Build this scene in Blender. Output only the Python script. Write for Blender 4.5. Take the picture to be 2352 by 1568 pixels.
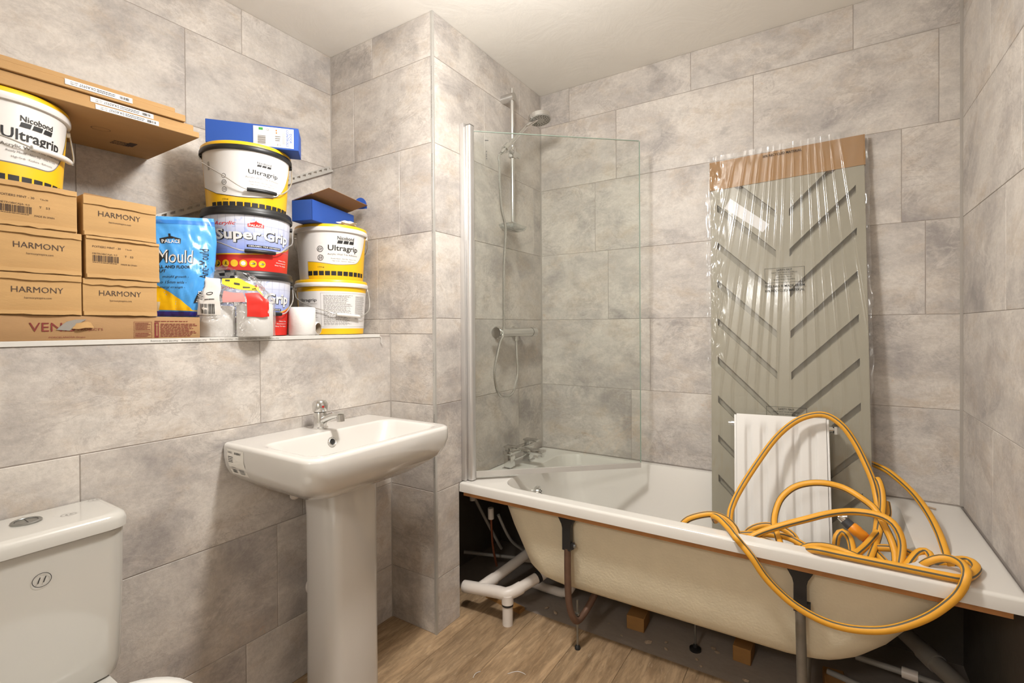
import bpy, bmesh, math, random
from mathutils import Vector, Matrix, noise as mnoise

for _o in list(bpy.data.objects):
    bpy.data.objects.remove(_o)
scene = bpy.context.scene
COL = scene.collection
random.seed(7)
PI = math.pi

# ------------------------------------------------------------------ camera
CAM_H = 1.2088
YAW, ROLL, PITCH = .5682, .0063, .0076
cam_d = bpy.data.cameras.new('camera')
cam = bpy.data.objects.new('camera', cam_d)
COL.objects.link(cam)
_F0 = Vector((-math.sin(YAW), math.cos(YAW), 0)); _R = Vector((math.cos(YAW), math.sin(YAW), 0)); _U0 = Vector((0, 0, 1))
_F = _F0 * math.cos(PITCH) - _U0 * math.sin(PITCH)
_U = _U0 * math.cos(PITCH) + _F0 * math.sin(PITCH)
_m = Matrix((_R, _U, -_F)).transposed() @ Matrix.Rotation(-ROLL, 3, 'Z')
cam.matrix_world = Matrix.Translation((0, 0, CAM_H)) @ _m.to_4x4()
cam_d.sensor_width = 36
cam_d.lens = 1132.92 / 2352 * 36
cam_d.shift_y = -(784 - 759.945) / 2352
cam_d.clip_start = .02
scene.camera = cam

# ------------------------------------------------------------------ world, light, exposure
world = bpy.data.worlds.new('world'); scene.world = world
world.use_nodes = True
world.node_tree.nodes['Background'].inputs[0].default_value = (1, .93, .85, 1)
world.node_tree.nodes['Background'].inputs[1].default_value = .02
LAMP_POS = (-.72, .98, 2.17)
LAMP_W = 11          # extra disk light added under the bulb, shining down
LAMP_SIDE_W = 35.5     # all round from the bulb
LAMP_COL = (1.0, .975, .945)
FILL_POS = (-.55, -1.25, 2.15)   # unseen fill lamp, added behind the camera to light from the front
FILL_W = 40
scene.view_settings.view_transform = 'Standard'
scene.view_settings.look = 'None'
scene.view_settings.gamma = 1
scene.view_settings.use_curve_mapping = False
scene.view_settings.exposure = .13

# ------------------------------------------------------------------ room measures
XU, XL, XS, XR = -1.9083, -1.5388, -1.2955, .4045
YP, YB, YF, H = 1.4647, 2.324, -.55, 2.4458
ZA, ZB_, ZC, ZD, ZE, ZF, ZG = 2.2714, 1.9346, 1.5878, 1.2461, .9041, .5605, .2182
LEDGE = 1.184
RIM = .565

# ------------------------------------------------------------------ helpers
def lin(h):
    h = h.lstrip('#')
    out = []
    for i in (0, 2, 4):
        c = int(h[i:i + 2], 16) / 255
        out.append(c / 12.92 if c <= .04045 else ((c + .055) / 1.055) ** 2.4)
    return tuple(out)

MATS = {}
def nodes_of(name):
    m = bpy.data.materials.new(name); m.use_nodes = True
    nt = m.node_tree
    return m, nt, nt.nodes['Principled BSDF']

def pm(name, col, rough=.5, metal=0, var=.06, scale=9, stretch=(1, 1, 1), bump=0, bscale=60, coat=0, spec=.5, trans=0, emit=0, sss=0):
    if name in MATS: return MATS[name]
    m, nt, b = nodes_of(name)
    c = lin(col) if isinstance(col, str) else col
    tc = nt.nodes.new('ShaderNodeTexCoord')
    mp = nt.nodes.new('ShaderNodeMapping'); mp.inputs['Scale'].default_value = stretch
    nt.links.new(tc.outputs['Object'], mp.inputs['Vector'])
    nz = nt.nodes.new('ShaderNodeTexNoise'); nz.inputs['Scale'].default_value = scale; nz.inputs['Detail'].default_value = 5
    nt.links.new(mp.outputs[0], nz.inputs['Vector'])
    mx = nt.nodes.new('ShaderNodeMix'); mx.data_type = 'RGBA'
    mx.inputs[6].default_value = tuple(max(0, v * (1 - var)) for v in c) + (1,)
    mx.inputs[7].default_value = tuple(min(1, v * (1 + var)) for v in c) + (1,)
    nt.links.new(nz.outputs['Fac'], mx.inputs[0])
    nt.links.new(mx.outputs[2], b.inputs['Base Color'])
    b.inputs['Roughness'].default_value = rough
    b.inputs['Metallic'].default_value = metal
    b.inputs['Coat Weight'].default_value = coat
    b.inputs['Specular IOR Level'].default_value = spec
    if sss: b.inputs['Subsurface Weight'].default_value = sss
    if bump:
        nb = nt.nodes.new('ShaderNodeTexNoise'); nb.inputs['Scale'].default_value = bscale; nb.inputs['Detail'].default_value = 6
        nt.links.new(mp.outputs[0], nb.inputs['Vector'])
        bp = nt.nodes.new('ShaderNodeBump'); bp.inputs['Strength'].default_value = bump; bp.inputs['Distance'].default_value = .004
        nt.links.new(nb.outputs['Fac'], bp.inputs['Height'])
        nt.links.new(bp.outputs[0], b.inputs['Normal'])
    MATS[name] = m
    return m

def ramp(nt, stops):
    r = nt.nodes.new('ShaderNodeValToRGB')
    el = r.color_ramp.elements
    while len(el) < len(stops): el.new(.5)
    for e, (p, c) in zip(el, stops):
        e.position = p; e.color = (c, c, c, 1) if isinstance(c, (int, float)) else tuple(c) + (1,)
    return r

def mix(nt, fac, a, b, mode='MIX'):
    n = nt.nodes.new('ShaderNodeMix'); n.data_type = 'RGBA'; n.blend_type = mode
    for s, v in ((0, fac), (6, a), (7, b)):
        if hasattr(v, 'is_output'): nt.links.new(v, n.inputs[s])
        elif s == 0: n.inputs[0].default_value = v
        else: n.inputs[s].default_value = tuple(v) + (1,)
    return n.outputs[2]

def noise(nt, vec, scale, detail=6, rough=.55, dist=0):
    n = nt.nodes.new('ShaderNodeTexNoise')
    n.inputs['Scale'].default_value = scale; n.inputs['Detail'].default_value = detail
    n.inputs['Roughness'].default_value = rough; n.inputs['Distortion'].default_value = dist
    nt.links.new(vec, n.inputs['Vector'])
    return n.outputs['Fac']

def tile_material():
    m, nt, b = nodes_of('stone_tile')
    tc = nt.nodes.new('ShaderNodeTexCoord'); oi = nt.nodes.new('ShaderNodeObjectInfo')
    mul = nt.nodes.new('ShaderNodeVectorMath'); mul.operation = 'SCALE'; mul.inputs[0].default_value = (17, 31, 9)
    nt.links.new(oi.outputs['Random'], mul.inputs['Scale'])
    add = nt.nodes.new('ShaderNodeVectorMath'); add.operation = 'ADD'
    nt.links.new(tc.outputs['Object'], add.inputs[0]); nt.links.new(mul.outputs[0], add.inputs[1])
    mp = nt.nodes.new('ShaderNodeMapping'); mp.inputs['Rotation'].default_value = (0, 0, -.55); mp.inputs['Scale'].default_value = (1, 1.7, 1)
    nt.links.new(add.outputs[0], mp.inputs['Vector'])
    V = mp.outputs[0]; W = add.outputs[0]
    big = ramp(nt, [(.38, 0.), (.62, 1.)]); nt.links.new(noise(nt, V, 3.4, 10, .68, .25), big.inputs[0])
    c1 = mix(nt, big.outputs[0], lin('b2aba5'), lin('d0c8bf'))
    warm = ramp(nt, [(.50, 0.), (.68, .6)]); nt.links.new(noise(nt, V, 5.2, 10, .72, .5), warm.inputs[0])
    c2 = mix(nt, warm.outputs[0], c1, lin('b8a793'))
    grey = ramp(nt, [(.50, 0.), (.66, .85)]); nt.links.new(noise(nt, W, 2.6, 10, .70, .3), grey.inputs[0])
    c3 = mix(nt, grey.outputs[0], c2, lin('96908d'))
    brn = ramp(nt, [(.56, 0.), (.70, .55)]); nt.links.new(noise(nt, V, 9.0, 10, .78, .6), brn.inputs[0])
    zone = ramp(nt, [(.48, 0.), (.62, 1.)]); nt.links.new(noise(nt, W, 1.9, 3, .5, 0.), zone.inputs[0])
    mm = nt.nodes.new('ShaderNodeMath'); mm.operation = 'MULTIPLY'; nt.links.new(brn.outputs[0], mm.inputs[0]); nt.links.new(zone.outputs[0], mm.inputs[1])
    c3 = mix(nt, mm.outputs[0], c3, lin('958471'))
    haze = ramp(nt, [(.545, 0.), (.60, .30), (.80, .5)]); nt.links.new(noise(nt, W, 2.2, 4, .5, 2.2), haze.inputs[0])
    c4 = mix(nt, haze.outputs[0], c3, lin('d6d0c8'))
    spk = ramp(nt, [(.36, .78), (.60, 1.08)]); nt.links.new(noise(nt, W, 85, 8, .8, 0), spk.inputs[0])
    c5 = mix(nt, .55, c4, spk.outputs[0], 'MULTIPLY')
    flk = ramp(nt, [(.70, 0.), (.76, .55)]); nt.links.new(noise(nt, W, 15, 5, .6, .8), flk.inputs[0])
    c5 = mix(nt, flk.outputs[0], c5, lin('c2a07f'))
    drk = ramp(nt, [(.24, .5), (.31, 0.)]); nt.links.new(noise(nt, W, 13, 8, .7, 1.4), drk.inputs[0])
    c5 = mix(nt, drk.outputs[0], c5, lin('857d77'))
    vn = ramp(nt, [(.465, 0.), (.497, .42), (.503, .42), (.535, 0.)]); nt.links.new(noise(nt, V, 6.5, 12, .7, 1.1), vn.inputs[0])
    vz = nt.nodes.new('ShaderNodeMath'); vz.operation = 'MULTIPLY'; nt.links.new(vn.outputs[0], vz.inputs[0]); nt.links.new(big.outputs[0], vz.inputs[1])
    c5 = mix(nt, vz.outputs[0], c5, lin('dcd6ce'))
    vd = ramp(nt, [(.485, 0.), (.499, .38), (.501, .38), (.515, 0.)]); nt.links.new(noise(nt, V, 4.1, 12, .66, .9), vd.inputs[0])
    vy = nt.nodes.new('ShaderNodeMath'); vy.operation = 'MULTIPLY'; nt.links.new(vd.outputs[0], vy.inputs[0]); nt.links.new(zone.outputs[0], vy.inputs[1])
    c5 = mix(nt, vy.outputs[0], c5, lin('8a8079'))
    nt.links.new(c5, b.inputs['Base Color'])
    b.inputs['Roughness'].default_value = .5
    hn = noise(nt, W, 38, 12, .7, .35); bp = nt.nodes.new('ShaderNodeBump'); bp.inputs['Strength'].default_value = .34; bp.inputs['Distance'].default_value = .005
    nt.links.new(hn, bp.inputs['Height']); nt.links.new(bp.outputs[0], b.inputs['Normal'])
    return m

def plank_material():
    m, nt, b = nodes_of('oak_vinyl_plank')
    tc = nt.nodes.new('ShaderNodeTexCoord'); oi = nt.nodes.new('ShaderNodeObjectInfo')
    mul = nt.nodes.new('ShaderNodeVectorMath'); mul.operation = 'SCALE'; mul.inputs[0].default_value = (7, 23, 3)
    nt.links.new(oi.outputs['Random'], mul.inputs['Scale'])
    add = nt.nodes.new('ShaderNodeVectorMath'); add.operation = 'ADD'
    nt.links.new(tc.outputs['Object'], add.inputs[0]); nt.links.new(mul.outputs[0], add.inputs[1])
    mp = nt.nodes.new('ShaderNodeMapping'); mp.inputs['Scale'].default_value = (1, .16, 1)
    nt.links.new(add.outputs[0], mp.inputs['Vector'])
    g = ramp(nt, [(.3, 0.), (.7, 1.)]); nt.links.new(noise(nt, mp.outputs[0], 13, 8, .62, 1.6), g.inputs[0])
    c = mix(nt, g.outputs[0], lin('8f7456'), lin('c4a682'))
    f = ramp(nt, [(.42, .62), (.58, 1.)]); nt.links.new(noise(nt, mp.outputs[0], 70, 6, .7, .6), f.inputs[0])
    c = mix(nt, .7, c, f.outputs[0], 'MULTIPLY')
    w = ramp(nt, [(.62, 0.), (.72, .5)]); nt.links.new(noise(nt, mp.outputs[0], 110, 4, .6, 0), w.inputs[0])
    c = mix(nt, w.outputs[0], c, lin('c9b295'))
    hs = nt.nodes.new('ShaderNodeHueSaturation')
    mr = nt.nodes.new('ShaderNodeMapRange'); mr.inputs[3].default_value = .72; mr.inputs[4].default_value = 1.12
    nt.links.new(oi.outputs['Random'], mr.inputs[0]); nt.links.new(mr.outputs[0], hs.inputs['Value']); nt.links.new(c, hs.inputs['Color'])
    nt.links.new(hs.outputs[0], b.inputs['Base Color'])
    b.inputs['Roughness'].default_value = .48
    bp = nt.nodes.new('ShaderNodeBump'); bp.inputs['Strength'].default_value = .15; bp.inputs['Distance'].default_value = .002
    nt.links.new(g.outputs[0], bp.inputs['Height']); nt.links.new(bp.outputs[0], b.inputs['Normal'])
    return m

def clear_material(name, tint, gloss=.08, rough=.02, bump=0, bscale=30, bstretch=(1, 1, 1), haze=0):
    """clear sheet: passes light, reflects by fresnel"""
    m = bpy.data.materials.new(name); m.use_nodes = True
    nt = m.node_tree; nt.nodes.remove(nt.nodes['Principled BSDF'])
    out = nt.nodes['Material Output']
    tr = nt.nodes.new('ShaderNodeBsdfTransparent'); tr.inputs[0].default_value = tuple(tint) + (1,)
    gl = nt.nodes.new('ShaderNodeBsdfGlossy'); gl.inputs['Roughness'].default_value = rough
    lw = nt.nodes.new('ShaderNodeLayerWeight')
    pw = nt.nodes.new('ShaderNodeMath'); pw.operation = 'POWER'; pw.inputs[1].default_value = 5
    nt.links.new(lw.outputs['Facing'], pw.inputs[0])
    ad = nt.nodes.new('ShaderNodeMath'); ad.operation = 'MULTIPLY_ADD'; ad.inputs[1].default_value = .9; ad.inputs[2].default_value = gloss
    nt.links.new(pw.outputs[0], ad.inputs[0])
    ms = nt.nodes.new('ShaderNodeMixShader')
    nt.links.new(ad.outputs[0], ms.inputs[0]); nt.links.new(tr.outputs[0], ms.inputs[1]); nt.links.new(gl.outputs[0], ms.inputs[2])
    last = ms.outputs[0]
    if haze:
        df = nt.nodes.new('ShaderNodeBsdfDiffuse'); df.inputs[0].default_value = (.8, .8, .8, 1)
        m2 = nt.nodes.new('ShaderNodeMixShader'); m2.inputs[0].default_value = haze
        nt.links.new(last, m2.inputs[1]); nt.links.new(df.outputs[0], m2.inputs[2]); last = m2.outputs[0]
    if bump:
        tc = nt.nodes.new('ShaderNodeTexCoord'); mp = nt.nodes.new('ShaderNodeMapping'); mp.inputs['Scale'].default_value = bstretch
        nt.links.new(tc.outputs['Object'], mp.inputs[0])
        h = noise(nt, mp.outputs[0], bscale, 4, .6, 1.2)
        bp = nt.nodes.new('ShaderNodeBump'); bp.inputs['Strength'].default_value = bump; bp.inputs['Distance'].default_value = .01
        nt.links.new(h, bp.inputs['Height'])
        nt.links.new(bp.outputs[0], gl.inputs['Normal']); nt.links.new(bp.outputs[0], lw.inputs['Normal'])
    nt.links.new(last, out.inputs[0])
    return m

# ---- bmesh shapes
def bm_new(): return bmesh.new()

def box(bm, x0, x1, y0, y1, z0, z1, bev=0, seg=2, mi=0):
    vs = [bm.verts.new(p) for p in ((x0, y0, z0), (x1, y0, z0), (x1, y1, z0), (x0, y1, z0), (x0, y0, z1), (x1, y0, z1), (x1, y1, z1), (x0, y1, z1))]
    fs = [bm.faces.new([vs[i] for i in q]) for q in ((3, 2, 1, 0), (4, 5, 6, 7), (0, 1, 5, 4), (1, 2, 6, 5), (2, 3, 7, 6), (3, 0, 4, 7))]
    for f in fs: f.material_index = mi
    if bev:
        es = list({e for f in fs for e in f.edges})
        bmesh.ops.bevel(bm, geom=es, offset=bev, segments=seg, profile=.5, affect='EDGES')
    return bm

def B(x0, x1, y0, y1, z0, z1, bev=0, seg=2): return box(bm_new(), x0, x1, y0, y1, z0, z1, bev, seg)

def loft(bm, loops, cap0=True, cap1=True, mi=0, closed=True):
    rows = [[bm.verts.new(p) for p in l] for l in loops]
    n = len(loops[0])
    rng = n if closed else n - 1
    for a, b in zip(rows, rows[1:]):
        for i in range(rng):
            j = (i + 1) % n
            f = bm.faces.new((a[i], a[j], b[j], b[i])); f.material_index = mi
    if cap0: bm.faces.new(list(reversed(rows[0]))).material_index = mi
    if cap1: bm.faces.new(rows[-1]).material_index = mi
    return bm

def lathe(bm, prof, n=32, c=(0, 0), cap0=True, cap1=True, mi=0):
    loops = [[(c[0] + r * math.cos(2 * PI * i / n), c[1] + r * math.sin(2 * PI * i / n), z) for i in range(n)] for r, z in prof]
    return loft(bm, loops, cap0, cap1, mi)

def rrect(x0, x1, y0, y1, rad, z, k=5):
    """rounded rectangle loop; rad = radius or (x0y0, x1y0, x1y1, x0y1)"""
    if not isinstance(rad, (tuple, list)): rad = (rad,) * 4
    pts = []
    for (cx, cy, sx, sy, r, a0) in ((x0, y0, 1, 1, rad[0], PI), (x1, y0, -1, 1, rad[1], 1.5 * PI), (x1, y1, -1, -1, rad[2], 0), (x0, y1, 1, -1, rad[3], .5 * PI)):
        for i in range(k + 1):
            a = a0 + i / k * PI / 2
            pts.append((cx + sx * r + r * math.cos(a), cy + sy * r + r * math.sin(a), z))
    return pts

def catmull(pts, step=.014, closed=False):
    P = [Vector(p) for p in pts]
    out = []
    n = len(P)
    for i in range(n - 1):
        p0 = P[max(i - 1, 0)]; p1 = P[i]; p2 = P[i + 1]; p3 = P[min(i + 2, n - 1)]
        k = max(2, int((p2 - p1).length / step))
        for j in range(k):
            t = j / k
            out.append(.5 * ((2 * p1) + (p2 - p0) * t + (2 * p0 - 5 * p1 + 4 * p2 - p3) * t * t + (3 * p1 - p0 - 3 * p2 + p3) * t ** 3))
    out.append(P[-1])
    return out

def tube(bm, pts, r, n=10, mi=0, cap=True, stripe=None):
    P = [Vector(p) for p in pts]
    T = []
    for i in range(len(P)):
        d = P[min(i + 1, len(P) - 1)] - P[max(i - 1, 0)]
        T.append(d.normalized() if d.length > 1e-9 else Vector((0, 0, 1)))
    up = Vector((0, 0, 1)) if abs(T[0].z) < .9 else Vector((1, 0, 0))
    N = (up - T[0] * up.dot(T[0])).normalized()
    rows = []
    for i, p in enumerate(P):
        N = (N - T[i] * N.dot(T[i])).normalized()
        Bn = T[i].cross(N)
        rr = r[i] if isinstance(r, (list, tuple)) else r
        rows.append([bm.verts.new(p + rr * (math.cos(2 * PI * k / n) * N + math.sin(2 * PI * k / n) * Bn)) for k in range(n)])
    for a, b in zip(rows, rows[1:]):
        for k in range(n):
            f = bm.faces.new((a[k], a[(k + 1) % n], b[(k + 1) % n], b[k])); f.smooth = True
            f.material_index = stripe[1] if stripe and k in stripe[0] else mi
    if cap:
        bm.faces.new(list(reversed(rows[0]))).material_index = mi; bm.faces.new(rows[-1]).material_index = mi
    return bm

def cyl_between(bm, a, b, r, n=16, mi=0, r2=None): return tube(bm, [a, b], [r, r if r2 is None else r2], n, mi)

def sphere(bm, c, r, nu=16, nv=10, sc=(1, 1, 1)):
    bmesh.ops.create_uvsphere(bm, u_segments=nu, v_segments=nv, radius=r, matrix=Matrix.Translation(c) @ Matrix.Diagonal((sc[0], sc[1], sc[2], 1)))
    return bm

# ---- surface maps for print: S(u, v, off) -> point
def plane_map(o, du, dv, n):
    o, du, dv, n = Vector(o), Vector(du), Vector(dv), Vector(n)
    return lambda u, v, off=0: o + du * u + dv * v + n * off

def patch(bm, S, u0, u1, lo, hi, nu=1, nv=1, off=.0006, mi=0):
    lo_f = lo if callable(lo) else (lambda u: lo)
    hi_f = hi if callable(hi) else (lambda u: hi)
    rows = []
    for i in range(nu + 1):
        u = u0 + (u1 - u0) * i / nu
        a, b = lo_f(u), hi_f(u)
        rows.append([bm.verts.new(S(u, a + (b - a) * j / nv, off)) for j in range(nv + 1)])
    for a, b in zip(rows, rows[1:]):
        for j in range(nv):
            f = bm.faces.new((a[j], b[j], b[j + 1], a[j + 1])); f.material_index = mi
    return bm

def disc(bm, S, cu, cv, ru, rv=None, n=20, off=.0009, mi=0, ring=0, su=1):
    rv = rv or ru
    o = [bm.verts.new(S(cu + su * ru * math.cos(2 * PI * i / n), cv + rv * math.sin(2 * PI * i / n), off)) for i in range(n)]
    if ring:
        q = [bm.verts.new(S(cu + su * (ru - ring) * math.cos(2 * PI * i / n), cv + (rv - ring) * math.sin(2 * PI * i / n), off)) for i in range(n)]
        for i in range(n): bm.faces.new((o[i], o[(i + 1) % n], q[(i + 1) % n], q[i])).material_index = mi
    else: bm.faces.new(o).material_index = mi
    return bm

_TXT = {}
def text_geo(s, bold=0, shear=0):
    key = (s, bold, shear)
    if key in _TXT: return _TXT[key]
    cu = bpy.data.curves.new('t', 'FONT'); cu.body = s; cu.offset = bold; cu.shear = shear; cu.resolution_u = 2; cu.size = 1
    ob = bpy.data.objects.new('t', cu)
    me = bpy.data.meshes.new_from_object(ob)
    vs = [(v.co.x, v.co.y) for v in me.vertices]; fs = [tuple(p.vertices) for p in me.polygons]
    bpy.data.objects.remove(ob); bpy.data.curves.remove(cu); bpy.data.meshes.remove(me)
    xs = [v[0] for v in vs]; ys = [v[1] for v in vs]
    x0, x1, y0, y1 = min(xs), max(xs), min(ys), max(ys)
    out = ([((x - x0) / (x1 - x0), (y - y0) / (y1 - y0)) for x, y in vs], fs)
    _TXT[key] = out
    return out

def text(bm, S, s, u0, u1, v0, v1, bold=.0, shear=0, off=.0009, mi=0, flip=False, vert=False, down=False):
    """fit the words into the box u0..u1, v0..v1; flip = upside down, vert = read upwards"""
    vs, fs = text_geo(s, bold, shear)
    L = []
    for a, b in vs:
        if flip: a, b = 1 - a, 1 - b
        if vert: a, b = 1 - b, a
        if down: a, b = b, 1 - a
        L.append(bm.verts.new(S(u0 + (u1 - u0) * a, v0 + (v1 - v0) * b, off)))
    for f in fs:
        try: bm.faces.new([L[i] for i in f]).material_index = mi
        except ValueError: pass
    return bm

def barcode(bm, S, u0, u1, v0, v1, n=22, off=.0009, mi=0, seed=3):
    rnd = random.Random(seed); u = u0; w = (u1 - u0) / n
    while u < u1 - w * .3:
        k = rnd.choice((.3, .5, .8)) * w
        patch(bm, S, u, min(u + k, u1), v0, v1, off=off, mi=mi); u += k + rnd.choice((.4, .5, .8)) * w
    return bm

def lines(bm, S, u0, u1, v0, v1, n, seed=1, off=.0009, mi=0, fill=.45, nu=1):
    """rows of print too small to read"""
    rnd = random.Random(seed); dv = (v1 - v0) / n
    for i in range(n):
        v = v1 - (i + .5) * dv
        u = u0; end = u1 - (u1 - u0) * rnd.random() * .25
        while u < end:
            w = (u1 - u0) * rnd.uniform(.04, .13)
            patch(bm, S, u, min(u + w, end), v - dv * fill / 2, v + dv * fill / 2, nu=nu, off=off, mi=mi)
            u += w + (u1 - u0) * .018
    return bm

# ---- objects
MW = {}
def prop(o, label=None, cat=None, group=None, kind=None):
    for k, v in (('label', label), ('category', cat), ('group', group), ('kind', kind)):
        if v: o[k] = v
    return o

def thing(name, label, cat, loc=(0, 0, 0), rot=(0, 0, 0), group=None):
    o = bpy.data.objects.new(name, None); COL.objects.link(o)
    o.empty_display_size = .05
    o.location = loc; o.rotation_euler = rot
    from mathutils import Euler
    MW[o.name] = Matrix.Translation(loc) @ Euler(rot).to_matrix().to_4x4()
    return prop(o, label, cat, group)

def far_groups(bm):
    """keep the first group of neighbouring print in bm and return each far-apart group as a bmesh of its own"""
    import numpy as np
    bm.verts.ensure_lookup_table(); bm.verts.index_update()
    isl = [-1] * len(bm.verts); k = 0
    for v in bm.verts:
        if isl[v.index] >= 0: continue
        st = [v]; isl[v.index] = k
        while st:
            for e in st.pop().link_edges:
                for w in e.verts:
                    if isl[w.index] < 0: isl[w.index] = k; st.append(w)
        k += 1
    if k < 2 or k > 900: return []
    co = np.array([v.co[:] for v in bm.verts]); ia = np.array(isl)
    lo = np.full((k, 3), 1e9); hi = np.full((k, 3), -1e9); np.minimum.at(lo, ia, co); np.maximum.at(hi, ia, co)
    size = (hi - lo).max(axis=1)
    gap = np.maximum(0, np.maximum(lo[:, None] - hi[None], lo[None] - hi[:, None]))
    near = np.sqrt((gap ** 2).sum(axis=2)) <= np.maximum(.019, .48 * np.maximum(size[:, None], size[None]))
    grp = [-1] * k; g = 0
    for i in range(k):
        if grp[i] >= 0: continue
        st = [i]; grp[i] = g
        while st:
            for j in np.nonzero(near[st.pop()])[0]:
                if grp[j] < 0: grp[j] = g; st.append(j)
        g += 1
    out = []
    for q in range(1, g):
        b2 = bm.copy(); b2.verts.ensure_lookup_table()
        bmesh.ops.delete(b2, geom=[v for v in b2.verts if grp[isl[v.index]] != q], context='VERTS'); out.append(b2)
    if g > 1: bmesh.ops.delete(bm, geom=[v for v in bm.verts if grp[isl[v.index]] != 0], context='VERTS')
    return out

def part(name, bm, mats, parent=None, world=False, smooth=40, label=None, kind=None, norm=True):
    """one mesh object; world = the shape is given in room coordinates"""
    if parent is not None and world:
        bmesh.ops.transform(bm, matrix=MW[parent.name].inverted(), verts=bm.verts)
    if norm: bmesh.ops.recalc_face_normals(bm, faces=bm.faces)
    if name.split('_')[-1] in ('lettering', 'print', 'mark', 'plate', 'shadow', 'disc', 'hole'):
        rest = far_groups(bm)
        for b2 in rest: part(name, b2, mats, parent, False, smooth, label, kind, False)
    me = bpy.data.meshes.new(name); bm.to_mesh(me); bm.free()
    if not isinstance(mats, (list, tuple)): mats = [mats]
    for m in mats: me.materials.append(m)
    if smooth:
        me.shade_smooth(); me.set_sharp_from_angle(angle=math.radians(smooth))
    o = bpy.data.objects.new(name, me); COL.objects.link(o)
    if parent is not None:
        o.parent = parent; MW[o.name] = MW[parent.name].copy()
    else: MW[o.name] = Matrix.Identity(4)
    return prop(o, label, None, None, kind)

def single(name, bm, mats, label, cat, group=None, loc=(0, 0, 0), rot=(0, 0, 0), smooth=40):
    o = part(name, bm, mats, None, smooth=smooth); o.location = loc; o.rotation_euler = rot
    return prop(o, label, cat, group)

def struct(name, bm, mats, smooth=0, label=None):
    o = part(name, bm, mats, None, smooth=smooth)
    return prop(o, label, None, None, 'structure')
# ================================================================== THE SETTING
TILE = tile_material()
PLANK = plank_material()
GROUT = pm('grey_grout', 'a39a92', .9, var=.15, scale=14, bump=.2)
PLASTER = pm('ceiling_plaster', 'dcd8d0', .85, var=.035, scale=3, bump=.0)
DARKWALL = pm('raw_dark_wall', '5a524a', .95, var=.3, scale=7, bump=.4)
SCREED = pm('dusty_subfloor', '978b80', .95, var=.22, scale=5, bump=.5, bscale=40)
WHITEP = pm('white_paint', 'dedad2', .5, var=.03)
ALU = pm('grey_trim_metal', 'b9b6b0', .45, metal=.35, var=.1, scale=30)
SILIC = pm('corner_sealant', '9d968e', .5, var=.12, scale=20)
WHP_L = pm('opal_diffuser', 'eeeae2', .4, var=.01)
INK = pm('black_print', '1c1b1b', .6, var=.05)
GINK = pm('grey_print', '77726c', .7, var=.05)

def ceiling_relief():
    m, nt, b = nodes_of('plastered_ceiling')
    tc = nt.nodes.new('ShaderNodeTexCoord')
    n1 = noise(nt, tc.outputs['Object'], 2.4, 5, .6, 1.5)
    c = mix(nt, n1, lin('e8e4dc'), lin('f2efe8'))
    nt.links.new(c, b.inputs['Base Color']); b.inputs['Roughness'].default_value = .8
    h = noise(nt, tc.outputs['Object'], 4.5, 7, .6, .9)
    bp = nt.nodes.new('ShaderNodeBump'); bp.inputs['Strength'].default_value = .3; bp.inputs['Distance'].default_value = .012
    nt.links.new(h, bp.inputs['Height']); nt.links.new(bp.outputs[0], b.inputs['Normal'])
    return m

GAP = .0022; TH = .008; REC = .0016
_tile_mesh = {}
def tile_mesh(w, h):
    key = (round(w, 3), round(h, 3))
    if key not in _tile_mesh:
        bm = bm_new(); w, h = key
        # front face proud with a tiny arris; local x = along wall, y = up, z = out of the wall
        e = .0009
        loft(bm, [[(sx * w / 2, sy * h / 2, -TH) for sx, sy in ((-1, -1), (1, -1), (1, 1), (-1, 1))],
                  [(sx * w / 2, sy * h / 2, -e) for sx, sy in ((-1, -1), (1, -1), (1, 1), (-1, 1))],
                  [(sx * (w / 2 - e), sy * (h / 2 - e), 0) for sx, sy in ((-1, -1), (1, -1), (1, 1), (-1, 1))]])
        bmesh.ops.recalc_face_normals(bm, faces=bm.faces)
        me = bpy.data.meshes.new('tile'); bm.to_mesh(me); bm.free(); me.materials.append(TILE)
        _tile_mesh[key] = me
    return _tile_mesh[key]

def lay_tiles(parent, origin, udir, ndir, rows, u0, u1):
    """rows: (z_low, z_high, joints) ; u measured along udir from origin 0"""
    U = Vector(udir); N = Vector(ndir); Z = Vector((0, 0, 1))
    rot = Matrix((U, Z, N)).transposed()
    if rot.determinant() < 0:
        rot = Matrix((-U, Z, N)).transposed()
    e = rot.to_euler()
    for z0, z1, js, *lim in rows:
        a, b = (lim[0] if lim else (u0, u1))
        cuts = [a] + [j for j in sorted(js) if a + .02 < j < b - .02] + [b]
        for p, q in zip(cuts, cuts[1:]):
            w, h = q - p - GAP, z1 - z0 - GAP
            o = bpy.data.objects.new('tile', tile_mesh(w, h)); COL.objects.link(o)
            o.location = Vector(origin) + U * ((p + q) / 2) + Z * ((z0 + z1) / 2) + N * random.uniform(-.0004, .0002)
            o.rotation_euler = e; o.parent = parent

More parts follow.
